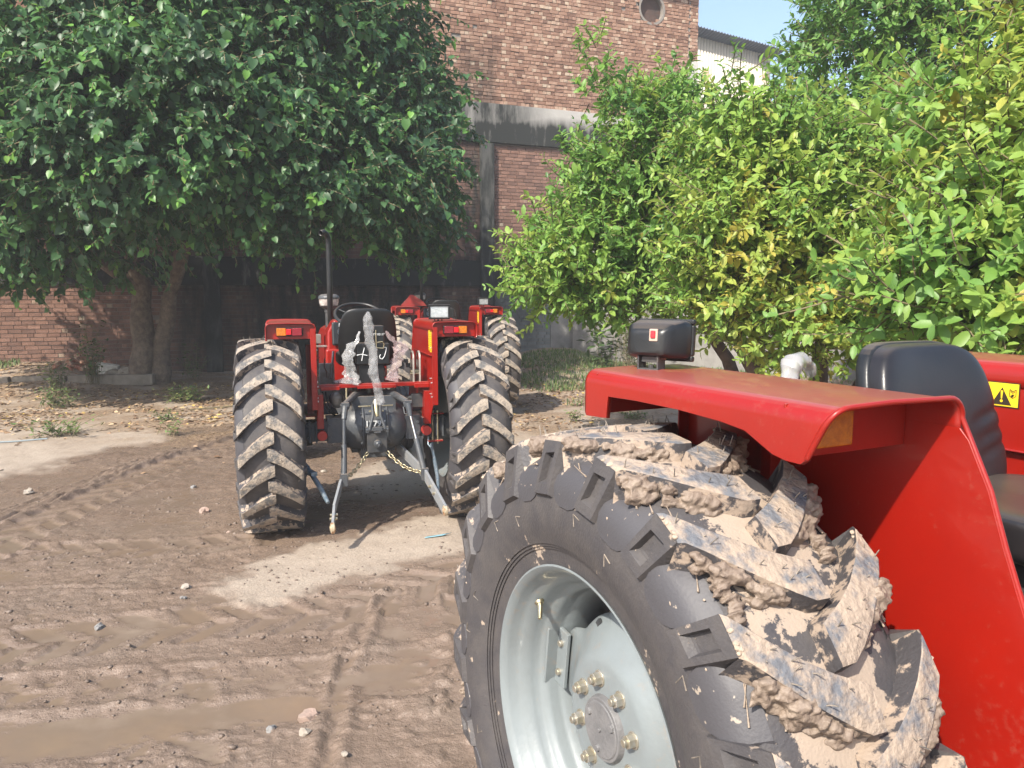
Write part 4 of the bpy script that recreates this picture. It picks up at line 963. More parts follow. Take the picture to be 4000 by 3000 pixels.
def film(g, pts, r, n=22, amp=.35, seed=0, fr=14, fl=1):                  # crumpled plastic round a line of points
    pts = [Vector(p) for p in pts]; q = []
    for i in range(len(pts) - 1):
        for s_ in range(8): q.append((pts[i].lerp(pts[i + 1], s_ / 8), r[i] + (r[i + 1] - r[i]) * s_ / 8))
    q.append((pts[-1], r[-1])); vs = []
    for i, (p, rr) in enumerate(q):
        t = (q[min(i + 1, len(q) - 1)][0] - q[max(i - 1, 0)][0]).normalized(); u = Vector((1, 0, 0)) if abs(t.x) < .8 else Vector((0, 1, 0)); u = (u - t * u.dot(t)).normalized(); w_ = t.cross(u)
        for j in range(n):
            a = 2 * math.pi * j / n; d = u * math.cos(a) + w_ * math.sin(a); base = p + d * rr
            nn = abs(mnoise.noise(base * fr + Vector((seed, 0, 0)))) * 2 - .5 + .5 * mnoise.noise(base * fr * 3)
            pt = base + d * rr * amp * nn; pt.y = p.y + (pt.y - p.y) * fl; vs.append(pt)
    g.add(vs, [(i * n + j, i * n + (j + 1) % n, (i + 1) * n + (j + 1) % n, (i + 1) * n + j) for i in range(len(q) - 1) for j in range(n)])
def chain(parent, a, b, sag, n=11, m='gold'):
    g = G(); a, b = Vector(a), Vector(b)
    pts = [a.lerp(b, i / n) - Vector((0, 0, sag * math.sin(math.pi * i / n))) for i in range(n + 1)]
    for i in range(n):
        p, q = pts[i], pts[i + 1]; t = (q - p).normalized(); L = (q - p).length * .68; u = t.orthogonal().normalized(); v = t.cross(u)
        k = (u if i % 2 else v); c = (p + q) / 2; ring = [c + t * L * math.cos(w_) + k * .013 * math.sin(w_) for w_ in [2 * math.pi * j / 12 for j in range(13)]]
        g.tube(ring, .0046, 7, caps=False)
    return g.build('check_chain', m, parent, sharp=60)
def tractor(loc, rz, label, o):
    root = empty('tractor', (loc[0], loc[1], gz(loc[0], loc[1]) if o.get('z') is None else o['z']), rz)
    tagit(root, label, 'tractor', 'red tractors parked in the yard')
    zc = .718
    for sx in (1, -1):
        R0 = o['rot'][0 if sx > 0 else 1]; md_ = o.get('muddy', False)
        w_ = wheel(root, sx, sx * o.get('tw', (.78, .78))[0 if sx > 0 else 1], zc, R0, md_, 5 + sx)
        if md_ and sx > 0: mud(w_, 1, R0)
        fender(root, sx, o.get('warn', False))
    work_lamp(root, o.get('lx', .50), -.19, o.get('lyaw', 0), R(4), o.get('cable', True))
    # ---- rear axle and gearbox castings
    g = G()
    g.lathe([(-.245, .02), (-.245, .115), (-.20, .165), (-.14, .186), (-.10, .190), (-.10, .200), (-.085, .200), (-.085, .188), (.085, .188), (.085, .200), (.10, .200), (.10, .190), (.14, .186), (.20, .165), (.245, .115), (.245, .02)], (0, 0, .755), 'X', 40)
    for s in (-1, 1):
        g.box((s * .40, 0, .735), (.34, .17, .15), None, 0); g.box((s * .30, 0, .74), (.12, .21, .19)); g.cyl((s * .55, 0, .72), (s * .66, 0, .72), .10, .10, 24)
        for k in range(3): g.box((s * (.44 + k * .05), -.10, .74), (.014, .05, .17))
    g.box((0, .10, .93), (.34, .44, .14)); g.box((0, .35, .73), (.34, .70, .38)); g.box((0, 1.15, .76), (.30, 1.0, .34)); g.box((0, .02, .56), (.22, .22, .10))
    ax = g.build('axle_housing', 'grey', root, .012, sharp=40)
    g = G()
    for s in (-1, 1):
        for k in range(10):
            a = 2 * math.pi * k / 10; g.cyl((s * .100, .193 * math.cos(a), .755 + .193 * math.sin(a)), (s * .112, .193 * math.cos(a), .755 + .193 * math.sin(a)), .009, .009, 6)
        for (x, z) in ((.34, .78), (.34, .69), (.50, .79), (.50, .69)): g.cyl((s * x, -.085, z), (s * x, -.115, z), .014, .012, 6)
    g.build('flange_bolts', 'grey', ax, .001)
    M_ = Matrix.Translation((-.005, -.194, .795)) @ Matrix.Rotation(R(90), 4, 'X')
    text_mesh('painted_number', o.get('num', '17797'), .062, M_, 'white', ax, .004, .0012)
    # ---- linkage
    for s in (-1, 1):
        g = G(); g.cyl((s * .40, -.10, .715), (s * .40, -.165, .715), .037, .037, 28); g.build('round_reflector', 'redlens' if False else 'refl', root, .002)
        g = G(); g.box((s * .42, -.10, .72), (.03, .05, .06)); g.build('reflector_bracket', 'dark', root, .002)
        g = G(); g.tube([(s * .06, .02, 1.0), (s * .15, -.10, 1.01), (s * .235, -.26, .965)], [.034, .028, .022], 10); g.box((s * .235, -.28, .955), (.058, .04, .05)); g.cyl((s * .20, -.28, .955), (s * .27, -.28, .955), .014, .014, 12)
        g.build('lift_arm', 'grey', root, .004)
    g = G(); g.tube([(-.235, -.29, .955), (-.245, -.31, .90), (-.25, -.33, .86)], [.026, .022, .020], 10); g.cyl((-.25, -.33, .87), (-.258, -.38, .68), .013, .013, 12); g.cyl((-.258, -.38, .68), (-.27, -.46, .46), .021, .021, 14); g.box((-.272, -.47, .44), (.05, .05, .09)); g.build('lift_rod', 'grey', root, .003)
    g = G(); g.cyl((.235, -.29, .955), (.245, -.32, .86), .028, .018, 12); g.tube([(.20, -.28, .93), (.205, -.30, .88), (.26, -.30, .88), (.265, -.28, .93)], .006, 8); g.cyl((.245, -.32, .87), (.275, -.39, .70), .012, .012, 12, 1); g.cyl((.275, -.39, .70), (.315, -.49, .47), .022, .022, 14); g.box((.318, -.495, .45), (.052, .05, .09)); g.build('lift_rod', ['grey', 'steel'], root, .003)
    def link(pts, wd):
        g = G(); p = [Vector(q) for q in pts]
        for a, b in zip(p[:-1], p[1:]):
            t = (b - a); L = t.length; rot = t.to_track_quat('Y', 'Z').to_matrix(); g.box((a + b) / 2, (.020, L, wd), rot, taper=(1, 1))
        lo = g.build('lower_link', 'greyl', root, .004)
        e = p[-1]; h = G(); h.lathe([(-.016, .012), (-.016, .028), (-.01, .038), (.01, .038), (.016, .028), (.016, .012)], tuple(e), 'X', 24); h.cyl(e + Vector((-.02, 0, 0)), e + Vector((.02, 0, 0)), .016, .016, 16); h.build('ball_end', 'ball', lo, .001)
        h = G()
        for k in (.72, .84):
            a = p[0].lerp(p[-1], k) if len(p) == 2 else p[-2].lerp(p[-1], (k - .5) * 1.6); h.cyl(a - Vector((.026, 0, 0)), a + Vector((.026, 0, 0)), .011, .011, 6)
        h.build_each('link_bolt', 'gold', lo, bevel=.001)
    link([(-.22, .10, .56), (-.285, -.45, .44), (-.36, -.70, .30), (-.385, -.86, .205)], .062)
    link([(.20, .05, .56), (.318, -.50, .45), (.385, -.90, .275)], .082)
    g = G(); g.box((0, -.245, .665), (.150, .03, .165)); g.box((0, -.20, .60), (.10, .08, .05)); pl = g.build('drawbar_plate', 'dark', root, .006)
    g = G(); g.cyl((0, -.26, .655), (0, -.30, .655), .030, .028, 24); g.cyl((0, -.30, .655), (0, -.312, .652), .024, .012, 20); g.box((.006, -.315, .648), (.016, .012, .016)); g.build('power_shaft_cap', 'grey', pl, .003)
    g = G()
    for s in (-1, 1):
        g.tube([(s * .030, -.235, .95), (s * .028, -.25, .87), (s * .050, -.27, .80), (s * .058, -.275, .765)], .0125, 8)
    g.cyl((-.085, -.262, .762), (.085, -.262, .762), .017, .017, 12); g.box((0, -.285, .770), (.075, .016, .032)); g.box((0, -.285, .745), (.05, .02, .012))
    for s in (-1, 1): g.box((s * .075, -.255, .762), (.022, .04, .045))
    g.build('top_link_bracket', 'grey', root, .003)
    g = G(); g.tube([(0, -.2, .98), (.0, -.24, .90), (.004, -.25, .86)], [.018, .02, .014], 10); g.cyl((-.055, -.235, .90), (.055, -.235, .90), .007, .007, 8); g.cyl((-.13, -.20, .935), (.13, -.20, .935), .006, .006, 8); g.build('hitch_pin', 'gold', root, .001)
    chain(root, (-.07, -.24, .585), (-.262, -.44, .435), .02); chain(root, (.07, -.24, .585), (.300, -.46, .455), .035)
    g = G(); g.tube([(-.60, -.02, .56), (-.52, -.25, .50), (-.44, -.52, .40), (-.40, -.66, .33)], [.016, .018, .019, .014], 10); g.box((-.50, -.32, .475), (.05, .14, .03), Matrix.Rotation(R(20), 3, 'Z')); g.build('stabiliser', 'blue', root, .004)
    g = G(); g.cyl((.44, -.13, .60), (.43, -.30, .52), .013, .013, 12); g.tube([(.43, -.30, .52), (.41, -.52, .42), (.385, -.66, .36)], [.016, .014, .010], 10); g.tube([(.425, -.10, .67), (.415, -.13, .60), (.43, -.15, .575), (.452, -.13, .60), (.455, -.10, .67)], .008, 8); g.build('stabiliser', 'blue', root, .002)
    g = G()
    for x in (.455, .495): g.cyl((x, -.12, .60), (x, -.12, .86), .008, .008, 10); g.cyl((x, -.12, .85), (x, -.12, .868), .014, .014, 6)
    g.build('long_bolts', 'gold', root, .001)
    g = G(); g.box((.475, -.11, .845), (.13, .08, .008)); g.box((-.475, -.05, .86), (.12, .12, .008)); g.box((.475, -.11, .625), (.12, .06, .012)); g.build_each('fender_foot', 'red2', root, bevel=.002)
    # ---- platform, levers, boxes
    g = G(); g.box((0, -.10, 1.085), (.86, .05, .030)); g.box((.02, -.12, 1.075), (.30, .05, .026)); g.box((-.33, -.12, 1.073), (.14, .05, .03)); g.box((.37, -.12, 1.073), (.12, .05, .034)); g.box((0, .1, 1.082), (.50, .36, .02)); g.build('rear_crossbar', 'red', root, .004)
    g = G()
    for s in (-1, 1): g.box((s * .40, .56, .82), (.30, .62, .012))
    g.build_each('footplate', 'dark', root, bevel=.003)
    g = G()
    for x in (.315, .365):
        arc = [(x, -.02 + .065 * math.cos(a), 1.14 + (.14 if math.sin(a) > 0 else .0) + .055 * math.sin(a)) for a in [math.pi * k / 10 for k in range(11)]]
        arc = [(x, .045, 1.09)] + arc + [(x, -.085, 1.09)]; g.tube(arc, .009, 8, flat=.5); g.box((x, -.02, 1.18), (.004, .11, .17))
    g.cyl((.30, -.02, 1.17), (.38, -.02, 1.17), .02, .02, 14, 1); g.cyl((.29, -.06, 1.16), (.37, -.06, 1.16), .008, .008, 8, 1)
    g.build('control_quadrant', ['tin', 'gold'], root, .001)
    g = G(); g.tube([(.30, -.03, 1.2), (.27, -.05, 1.25)], .006, 8); g.box((.262, -.055, 1.262), (.03, .03, .028)); g.box((.28, -.04, 1.225), (.03, .03, .034)); g.build('lever_knob', 'black', root, .006)
    g = G(); g.box((.0, -.03, 1.325), (.255, .16, .165)); g.box((.030, -.05, 1.475), (.118, .12, .135)) if not o.get('lowbox') else None; g.box((-.01, 0, 1.17), (.20, .16, .15)); bb = g.build('battery_box', 'black', root, .010)
    def chalk(nm, pts, r=.0035):
        q = G(); q.tube([(a, -.1135, b) for a, b in pts], r, 5); q.build(nm, 'white', bb)
    if o.get('chalk'):
        chalk('chalk_letter', [(.088, 1.375), (.102, 1.372), (.096, 1.34), (.085, 1.305), (.068, 1.285), (.052, 1.29), (.048, 1.305), (.056, 1.32)])
        chalk('chalk_letter', [(-.066, 1.375), (-.078, 1.33), (-.088, 1.275)]); chalk('chalk_letter', [(-.125, 1.318), (-.09, 1.325), (-.045, 1.315)])
        text_mesh('cast_number', '77782137', .022, Matrix.Translation((.045, -.1135, 1.475)) @ Matrix.Rotation(R(90), 4, 'X'), 'white', bb, .001)
        q = G(); q.tube([(.022, -.12, 1.51), (.022, -.125, 1.42), (.024, -.13, 1.375), (.075, -.13, 1.37), (.082, -.13, 1.40), (.07, -.13, 1.42), (.03, -.13, 1.415)], .0035, 6); q.build('wire_clip', 'gold', bb)
    # ---- seat
    sy = o.get('seat_y', .28); sz = o.get('seat_z', 0)
    def bk(p):
        k = (p.z + .20) / .40; sxx = .86 + .13 * math.sin(math.pi * min(1, max(0, 1 - k)) * .7); q = Vector((p.x * sxx, p.y, p.z)); q.y += .55 * q.x * q.x - .10 * (k - .3)
        for gz_ in (-.06, -.02, .03):                                # pinched creases towards the edges
            q.y -= .006 * math.exp(-((p.z - gz_ + .06 - abs(p.x) * .3) / .010) ** 2) * min(1, max(0, (abs(p.x) - .10) / .05)) * (1 if p.y > 0 else 0)
        return q
    g = G(); g.pad((0, sy, 1.455 + sz), (.46, .105, .42), .42, None, 0, 96, 60, bk); b = g.build('seat_backrest', 'vinyl', root, sharp=70)
    def bk2(p): q = bk(p); return q
    g = G(); g.pad((0, sy - .030, 1.455 + sz), (.475, .06, .43), .40, None, 0, 40, 24, bk2); g.tube([(-.17, sy - .05, 1.50), (-.10, sy - .065, 1.505), (.10, sy - .065, 1.505), (.17, sy - .05, 1.50)], .006, 6); g.build('backrest_shell', 'black', b, sharp=70)
    def cu(p): q = p.copy(); q.z += .35 * q.x * q.x + .02 * (q.y > .1) * 0 - .15 * max(0, q.y - .12) ; return q
    g = G(); g.pad((0, sy + .25, 1.235), (.47, .43, .12), .40, None, 0, 48, 24, cu); g.build('seat_cushion', 'vinyl', root, sharp=70)
    g = G(); g.box((0, sy + .2, 1.14), (.30, .30, .08)); g.box((0, sy + .1, 1.0), (.12, .2, .22)); g.build('seat_base', 'dark', root, .01)
    # ---- cowl, dashboard, bonnet
    g = G()
    g.prism([(-.265, 1.05), (-.26, 1.44), (-.20, 1.545), (.20, 1.545), (.26, 1.44), (.265, 1.05)], 'Y', 1.20, 1.52); g.prism([(-.28, .98), (-.28, 1.28), (.28, 1.28), (.28, .98)], 'Y', 1.17, 1.30)
    cw_ = g.build('cowl', 'red', root, .022, seg=4)
    g = G(); g.box((0, 1.185, 1.42), (.44, .035, .22), Matrix.Rotation(R(-12), 3, 'X')); db = g.build('dashboard', 'black', cw_, .022, seg=4)
    for (x, z, r, d) in ((-.135, 1.44, .036, 0), (0, 1.44, .045, 0), (.135, 1.44, .036, 0)):
        h = G(); h.lathe([(0, r * .86), (-.006, r * .9), (-.008, r), (.0, r * 1.03)], (x, 1.163, z), 'Y', 28); h.lathe([(-.001, .001), (-.001, r * .88)], (x, 1.163, z), 'Y', 28, 1); h.box((x - r * .2, 1.158, z + r * .1), (.004, .002, r * 1.0), Matrix.Rotation(R(40), 3, 'Y'), 2); h.build('gauge', ['steel', 'gface', 'white'], db)
    h = G(); h.tube([(-.155, 1.158, 1.515), (-.155, 1.158, 1.487)], .0025, 5); h.tube([(-.155, 1.158, 1.515), (-.125, 1.158, 1.515)], .0025, 5); h.tube([(-.155, 1.158, 1.503), (-.135, 1.158, 1.503)], .0025, 5); h.tube([(-.12, 1.158, 1.49), (-.09, 1.158, 1.49)], .0022, 5); h.build('dash_marks', 'white', db)
    h = G(); h.cyl((-.108, 1.175, 1.378), (-.108, 1.166, 1.378), .006, .006, 10); h.build('green_light', 'green', db)
    g = G()
    vs = []; pr = [(-.275, .98), (-.275, 1.38), (-.25, 1.44), (-.19, 1.475), (0, 1.485), (.19, 1.475), (.25, 1.44), (.275, 1.38), (.275, .98)]
    for (y, s_, dz) in ((1.50, 1.0, 0), (2.2, .98, -.01), (2.75, .96, -.03), (2.98, .92, -.05)):
        for (x, z) in pr: vs.append((x * s_, y, z + dz * (1 if z > 1.2 else 0)))
    n = len(pr); g.add(vs, [(i * n + j, i * n + j + 1, (i + 1) * n + j + 1, (i + 1) * n + j) for i in range(3) for j in range(n - 1)] + [tuple(3 * n + j for j in range(n))])
    hd = g.build('bonnet', 'red', root, .006, sharp=40, solid=.004)
    g = G(); g.box((0, 2.985, 1.18), (.40, .02, .34)); gr = g.build('grille', 'black', hd, .01)
    for s in (-1, 1):
        h = G(); h.box((s * .13, 3.0, 1.27), (.12, .02, .09)); h.build('headlight', 'glass', hd, .01)
    g = G(); g.box((-.34, 1.30, 1.37), (.06, .02, .09)); g.box((-.31, 1.30, 1.30), (.10, .02, .02)); g.build('side_lamp', 'tin', root, .006)
    # ---- steering wheel
    M_ = Matrix.Translation((.0, .95, 1.60)) @ Matrix.Rotation(R(28), 4, 'X')
    g = G(); g.X = M_; ring = [(.205 * math.cos(a), .205 * math.sin(a), 0) for a in [2 * math.pi * k / 40 for k in range(41)]]; g.tube(ring, .0145, 10, caps=False)
    for k in range(3): a = k * 2.094 + .5; g.tube([(.03 * math.cos(a), .03 * math.sin(a), -.03), (.20 * math.cos(a), .20 * math.sin(a), 0)], .009, 8)
    g.cyl((0, 0, -.05), (0, 0, -.01), .035, .035, 20); st = g.build('steering_wheel', 'black', root, sharp=60)
    g = G(); g.cyl((0, 1.22, 1.45), (0, .97, 1.57), .022, .022, 14); g.build('steering_column', 'dark', st)
    # ---- exhaust and air cleaner
    ex = -.20; ey = 1.62
    g = G(); top = o.get('etop', 2.37); g.tube([(ex, ey, 1.35), (ex, ey, 1.9), (ex, ey, top - .10), (ex - .004, ey - .002, top - .05), (ex - .022, ey - .02, top - .015), (ex - .045, ey - .045, top), (ex - .075, ey - .075, top - .012)], .0275, 16, caps=False); g.cyl((ex, ey, 1.42), (ex, ey, 1.47), .04, .04, 16)
    g.build('exhaust_pipe', 'black', root, sharp=60, solid=.003)
    ax_, ay_ = -.185, 2.02
    g = G(); g.lathe([(1.44, .040), (1.60, .040), (1.60, .048), (1.63, .048), (1.63, .040), (1.645, .07), (1.66, .092), (1.668, .095)], (ax_, ay_, 0), 'Z', 32); ac = g.build('air_cleaner', 'dark', root, sharp=40)
    g = G(); g.lathe([(1.668, .090), (1.70, .098), (1.735, .100)], (ax_, ay_, 0), 'Z', 32); g.build('dust_bowl', 'bowl', ac)
    g = G(); g.lathe([(1.735, .105), (1.742, .108), (1.765, .100), (1.782, .075), (1.786, .02), (1.80, .014), (1.806, .001)], (ax_, ay_, 0), 'Z', 32); g.build('cap', 'grey', ac, sharp=50)
    # ---- engine, pedals, hoses, front axle
    g = G(); g.box((0, 1.95, .95), (.40, .85, .45)); g.box((-.23, 1.6, .92), (.10, .35, .18)); g.box((.23, 1.9, 1.0), (.10, .5, .16)); g.box((0, 2.8, .85), (.42, .42, .35)); g.cyl((-.21, 1.25, .95), (-.21, 1.42, .95), .06, .06, 16); g.cyl((-.20, .55, .90), (-.28, .60, .90), .05, .05, 14)
    g.build('engine', 'grey', root, .015)
    g = G(); g.box((-.30, .75, 1.02), (.13, .012, .34)); g.box((-.20, .5, 1.0), (.12, .3, .10)); g.build('side_guard', 'tin', root, .006)
    g = G(); g.tube([(-.33, .5, 1.25), (-.335, .5, 1.18), (-.315, .5, 1.14), (-.315, .5, 1.09)], .006, 8); g.cyl((-.28, .52, 1.08), (-.25, .6, 1.30), .010, .010, 10); g.build_each('gear_lever', 'steel', root)
    g = G(); g.tube([(-.385, -.05, 1.04), (-.37, -.06, .95), (-.34, -.05, .88), (-.29, .05, .84)], .006, 8); g.tube([(-.36, -.05, 1.04), (-.35, -.07, .96), (-.32, -.06, .88), (-.27, .05, .85)], .006, 8); g.tube([(.10, .0, 1.05), (.14, -.06, 1.0), (.16, -.05, .94), (.17, .05, .9)], .005, 8); g.build_each('hose', 'black', root)
    g = G(); g.tube([(-.21, -.12, 1.07), (-.212, -.13, 1.0), (-.205, -.14, .94)], .0075, 8); g.build('brass_pipe', 'gold', root)
    g = G(); g.pad((-.27, .05, .96), (.10, .10, .13), .8); g.box((-.17, .10, 1.04), (.06, .06, .04)); g.cyl((-.12, .08, 1.0), (-.12, .08, 1.05), .03, .03, 14); g.cyl((-.02, .1, 1.0), (-.02, .1, 1.045), .045, .045, 18); g.build('hydraulic_valve', 'tin', root, .003)
    g = G(); g.box((.345, -.05, .945), (.10, .05, .11)); g.tube([(.25, -.02, .97), (.31, -.06, .97)], .02, 10); g.build('auxiliary_valve', 'dark', root, .006)
    g = G(); g.box((0, 2.62, .52), (1.05, .10, .12)); g.box((0, 2.62, .64), (.2, .2, .2))
    for s in (-1, 1): g.cyl((s * .52, 2.62, .38), (s * .52, 2.62, .66), .04, .04, 14); g.cyl((s * .5, 2.62, .38), (s * .64, 2.62, .38), .045, .045, 14)
    g.build('front_axle', 'grey', root, .01)
    for s in (-1, 1):
        g = G(); g.lathe([(-.07, .20), (-.075, .21), (-.05, .20), (-.03, .185), (.02, .185), (.03, .12), (.04, .04), (.05, .001)], (0, 0, 0), 'X', 32, sg=s); fw = g.build('front_wheel', 'silver', root, sharp=40); fw.location = (s * .64, 2.62, .375)
        g = G(); g.lathe([(-.07, .20), (-.09, .25), (-.095, .31), (-.08, .35), (-.045, .362), (-.04, .372), (-.02, .372), (-.015, .36), (.015, .36), (.02, .372), (.04, .372), (.045, .362), (.08, .35), (.095, .31), (.09, .25), (.07, .20)], (0, 0, 0), 'X', 48); g.build('tyre', 'rubber', fw, sharp=30)
    return root
MT['refl'] = mat('faded_red_reflector', (.42, .035, .025), .5)
MT['greyl'] = mat('light_grey_link_paint', (.20, .21, .22), .45, 0, (.28, .26, .24), 20, .5, .7, bump=.1)
MT['ball'] = mat('brassy_ball_end', (.55, .47, .33), .45, .5, (.4, .16, .06), 30, .5, .62)
MT['tin'] = mat('dusty_tin', (.30, .28, .25), .45, .4, (.22, .19, .16), 20)
MT['gface'] = mat('gauge_face', (.10, .16, .24), .2, 0, (.4, .5, .6), 50)
MT['green'] = mat('green_indicator', (.02, .5, .2), .3)
MT['bowl'] = mat('smoked_bowl', (.28, .24, .22), .15, 0, (.5, .46, .42), 12, .5, .6)

mid = tractor((-1.10, 6.0), R(17), 'red tractor seen from behind in the middle of the yard, grey linkage and black seat', dict(rot=(.10, .02), tw=(.735, .77), chalk=True, seat_y=.25, lyaw=R(-6), num='17797', z=-.01))
far = tractor((-.96, 11.44), R(13), 'farthest red tractor, partly hidden behind the one with the painted number', dict(rot=(.2, .35), tw=(.75, .77), seat_y=.25, lyaw=R(8), etop=2.36, num='17786'))
near = tractor((1.02, 2.16), R(206.5), 'nearest red tractor with a mud-caked rear tyre and silver rim in the right foreground', dict(rot=(-.13, .1), muddy=True, seat_y=.19, seat_z=-.025, lx=.60, lyaw=R(-64), cable=False, lowbox=True, warn=True, num='17791', z=0.0))
# red triangle sign carried on the far tractor
g = G(); g.prism([(-.66, 1.575), (-.25, 1.575), (-.33, 1.66), (-.47, 1.745), (-.51, 1.745), (-.54, 1.70)], 'Y', .40, .406); g.build('triangle_plate', 'red2', far, .002)
g = G(); g.cyl((-.49, .412, 1.5), (-.49, .412, 1.73), .008, .008, 8); g.build('plate_post', 'dark', far)

# ---- plastic wrapping: clear film and bags hung on the tractors
def local(root, p): 
    return Matrix.Translation(root.location) @ Matrix.Rotation(root.rotation_euler[2], 4, 'Z') @ Vector(p)
def bag(name, root, pts, r, m, label, amp=.4, seed=0, n=34, fr=8, fl=1):
    g = G(); film(g, [local(root, p) for p in pts], r, n, amp * 1.3, seed, fr, fl); o_ = g.build(name, m, None, sharp=18); tagit(o_, label, 'plastic wrap'); return o_
bag('plastic_wrap', mid, [(-.055, -.34, 1.655), (-.06, -.34, 1.625), (-.06, -.34, 1.56), (-.05, -.34, 1.45), (-.02, -.33, 1.32), (-.03, -.33, 1.20), (.0, -.31, 1.10), (.015, -.29, 1.02), (.01, -.28, .965)], [.008, .030, .038, .034, .032, .038, .030, .036, .046], 'wrap', 'clear plastic film wrapped tightly round the upright top link behind the black seat', .26, 3, fr=13)
bag('plastic_bag', mid, [(-.10, -.12, 1.50), (-.13, -.13, 1.42), (-.19, -.13, 1.35), (-.18, -.13, 1.27), (-.18, -.12, 1.17), (-.19, -.12, 1.10)], [.010, .020, .040, .030, .050, .065], 'wrap', 'crumpled clear plastic bag hanging left of the black battery box', .8, 9, fr=14, fl=.3)
bag('plastic_bag', mid, [(.10, -.10, 1.50), (.16, -.10, 1.42), (.215, -.10, 1.36), (.17, -.09, 1.27), (.155, -.08, 1.18), (.14, -.08, 1.11)], [.008, .022, .048, .034, .042, .046], 'pinkwrap', 'pinkish crumpled plastic bag hanging right of the black battery box', .8, 15, fr=14, fl=.3)
bag('plastic_wrap', near, [(-.16, -.36, 1.50), (-.14, -.36, 1.530), (-.10, -.35, 1.545), (-.05, -.34, 1.530), (-.03, -.34, 1.49), (-.03, -.33, 1.42), (-.04, -.32, 1.2)], [.014, .024, .028, .036, .034, .034, .034], 'wrap2', 'white crumpled plastic cap on the top link behind the near tractor fender', .55, 22)
# ---------------------------------------------------------------- small things on the ground
stonem = mat('pale_stone', (.34, .30, .25), .85, 0, (.25, .21, .17), 14, bump=.5, bscale=30)
stoneg = mat('grey_stone', (.23, .225, .22), .8, 0, (.18, .17, .16), 14, bump=.5, bscale=30)
stonep = mat('pinkish_stone', (.34, .235, .19), .85, 0, (.28, .21, .17), 14, bump=.5, bscale=30)
def stone(x, y, s, m, label, seed, sub=2):
    g = G(); z = gz(x, y); g.blob((x, y, z + s * .25), (s, s * .8, s * .62), seed, .28, 1.2, 0, Matrix.Rotation(seed * 1.3, 3, 'Z'), sub); o_ = g.build('stone', m, None, sharp=22); tagit(o_, label, 'stone', 'loose stones on the mud'); return o_
for i, (x, y, s, m, lab) in enumerate([
    (-4.33, 6.73, .050, stonem, 'pale flat stone at the far left on the wheel tracks'),
    (-2.53, 6.14, .045, stonep, 'pink stone left of the middle tractor tyre'),
    (-2.12, 5.59, .022, stonep, 'tiny brown pebble close to the bottom of the left tyre of the middle tractor'),
    (-1.98, 4.49, .038, stonem, 'angular pale stone beside the dry patch'),
    (-1.93, 4.33, .018, stoneg, 'small grey pebble just below the angular pale stone'),
    (-2.22, 3.95, .030, stoneg, 'grey stone on the mud left of the puddle'),
    (-.84, 2.93, .028, stonem, 'five-sided pale stone beside the narrow rut near the bottom edge'),
    (-.99, 2.97, .024, stoneg, 'round white stone left of the five-sided one near the bottom edge'),
    (-.64, 2.76, .016, stonem, 'little white pebble in the narrow rut at the bottom edge'),
    (-.86, 3.06, .045, stonep, 'flat pinkish stone pressed into the mud above the pale stones'),
    (-2.95, 6.95, .030, stoneg, 'brown clod-like stone at the edge of the pale dry ground'),
    (-1.9, 7.6, .03, stonem, 'yellowish stone left of the middle tractor')]):
    stone(x, y, s, m, lab, i + 1)
# torn scraps and sticks
g = G(); zz = gz(-.57, 5.39) + .006
g.add([(-.63, 5.36, zz), (-.50, 5.41, zz + .004), (-.44, 5.45, zz + .012), (-.52, 5.43, zz + .004), (-.62, 5.385, zz + .002)], [(0, 1, 2, 3, 4)]); o_ = g.build('plastic_scrap', mat('blue_scrap', (.18, .33, .38), .6), None, solid=.002); tagit(o_, 'small torn blue plastic strip on the dry patch of ground', 'litter')
g = G(); g.tube([(-6.3, 8.9, gz(-6.3, 8.9) + .01), (-5.9, 9.0, gz(-5.9, 9.0) + .012), (-5.62, 9.15, gz(-5.62, 9.15) + .015)], .009, 8); o_ = g.build('plastic_pipe', mat('pale_blue_pipe', (.24, .29, .31), .7), None); tagit(o_, 'thin pale blue pipe lying on the ground at the far left', 'pipe')
g = G(); g.tube([(-4.9, 11.55, gz(-4.9, 11.55) + .02), (-4.3, 11.85, gz(-4.3, 11.85) + .03), (-3.95, 12.1, gz(-3.95, 12.1) + .03)], .012, 6); o_ = g.build('stick', twigm, None); tagit(o_, 'bent dry stick lying among the fallen leaves', 'stick')
# kerb of old concrete blocks, rubble heap
kb = empty('concrete_kerb', (-8.35, 14.25, gz(-8.35, 14.25))); tagit(kb, 'low broken concrete kerb running to the tree trunk', 'kerb')
for i, (x, y, L, a) in enumerate([(-1.2, -.42, .8, 14), (-.35, -.18, .9, 13), (.50, .02, .8, 9), (1.25, .10, .72, 5)]):
    g = G(); g.box((x, y, -.02), (L, .16, .20), Matrix.Rotation(R(a), 3, 'Z')); o_ = g.build('kerb_block', mat('kerb_concrete', (.26, .225, .185), .9, 0, (.19, .16, .13), 4, bump=.5, bscale=14) if i == 0 else bpy.data.materials['kerb_concrete'], kb, .02); gnarl(o_, .02, 3)
rb = mat('broken_brick', (.38, .15, .09), .9, 0, (.42, .30, .22), 7, .45, .62, bump=.6, bscale=24)
rr = random.Random(12)
white = mat('whitewashed_slab', (.66, .64, .58), .85, 0, (.45, .42, .36), 6, bump=.4)
def wp(px, y): return px / 1659 * y
spots = []
for i in range(34):
    lev = 0 if i < 19 else (1 if i < 29 else 2)
    x = rr.gauss(-8.25, .40 - .10 * lev); y = 14.85 + rr.gauss(0, .16); spots.append((x, y, lev))

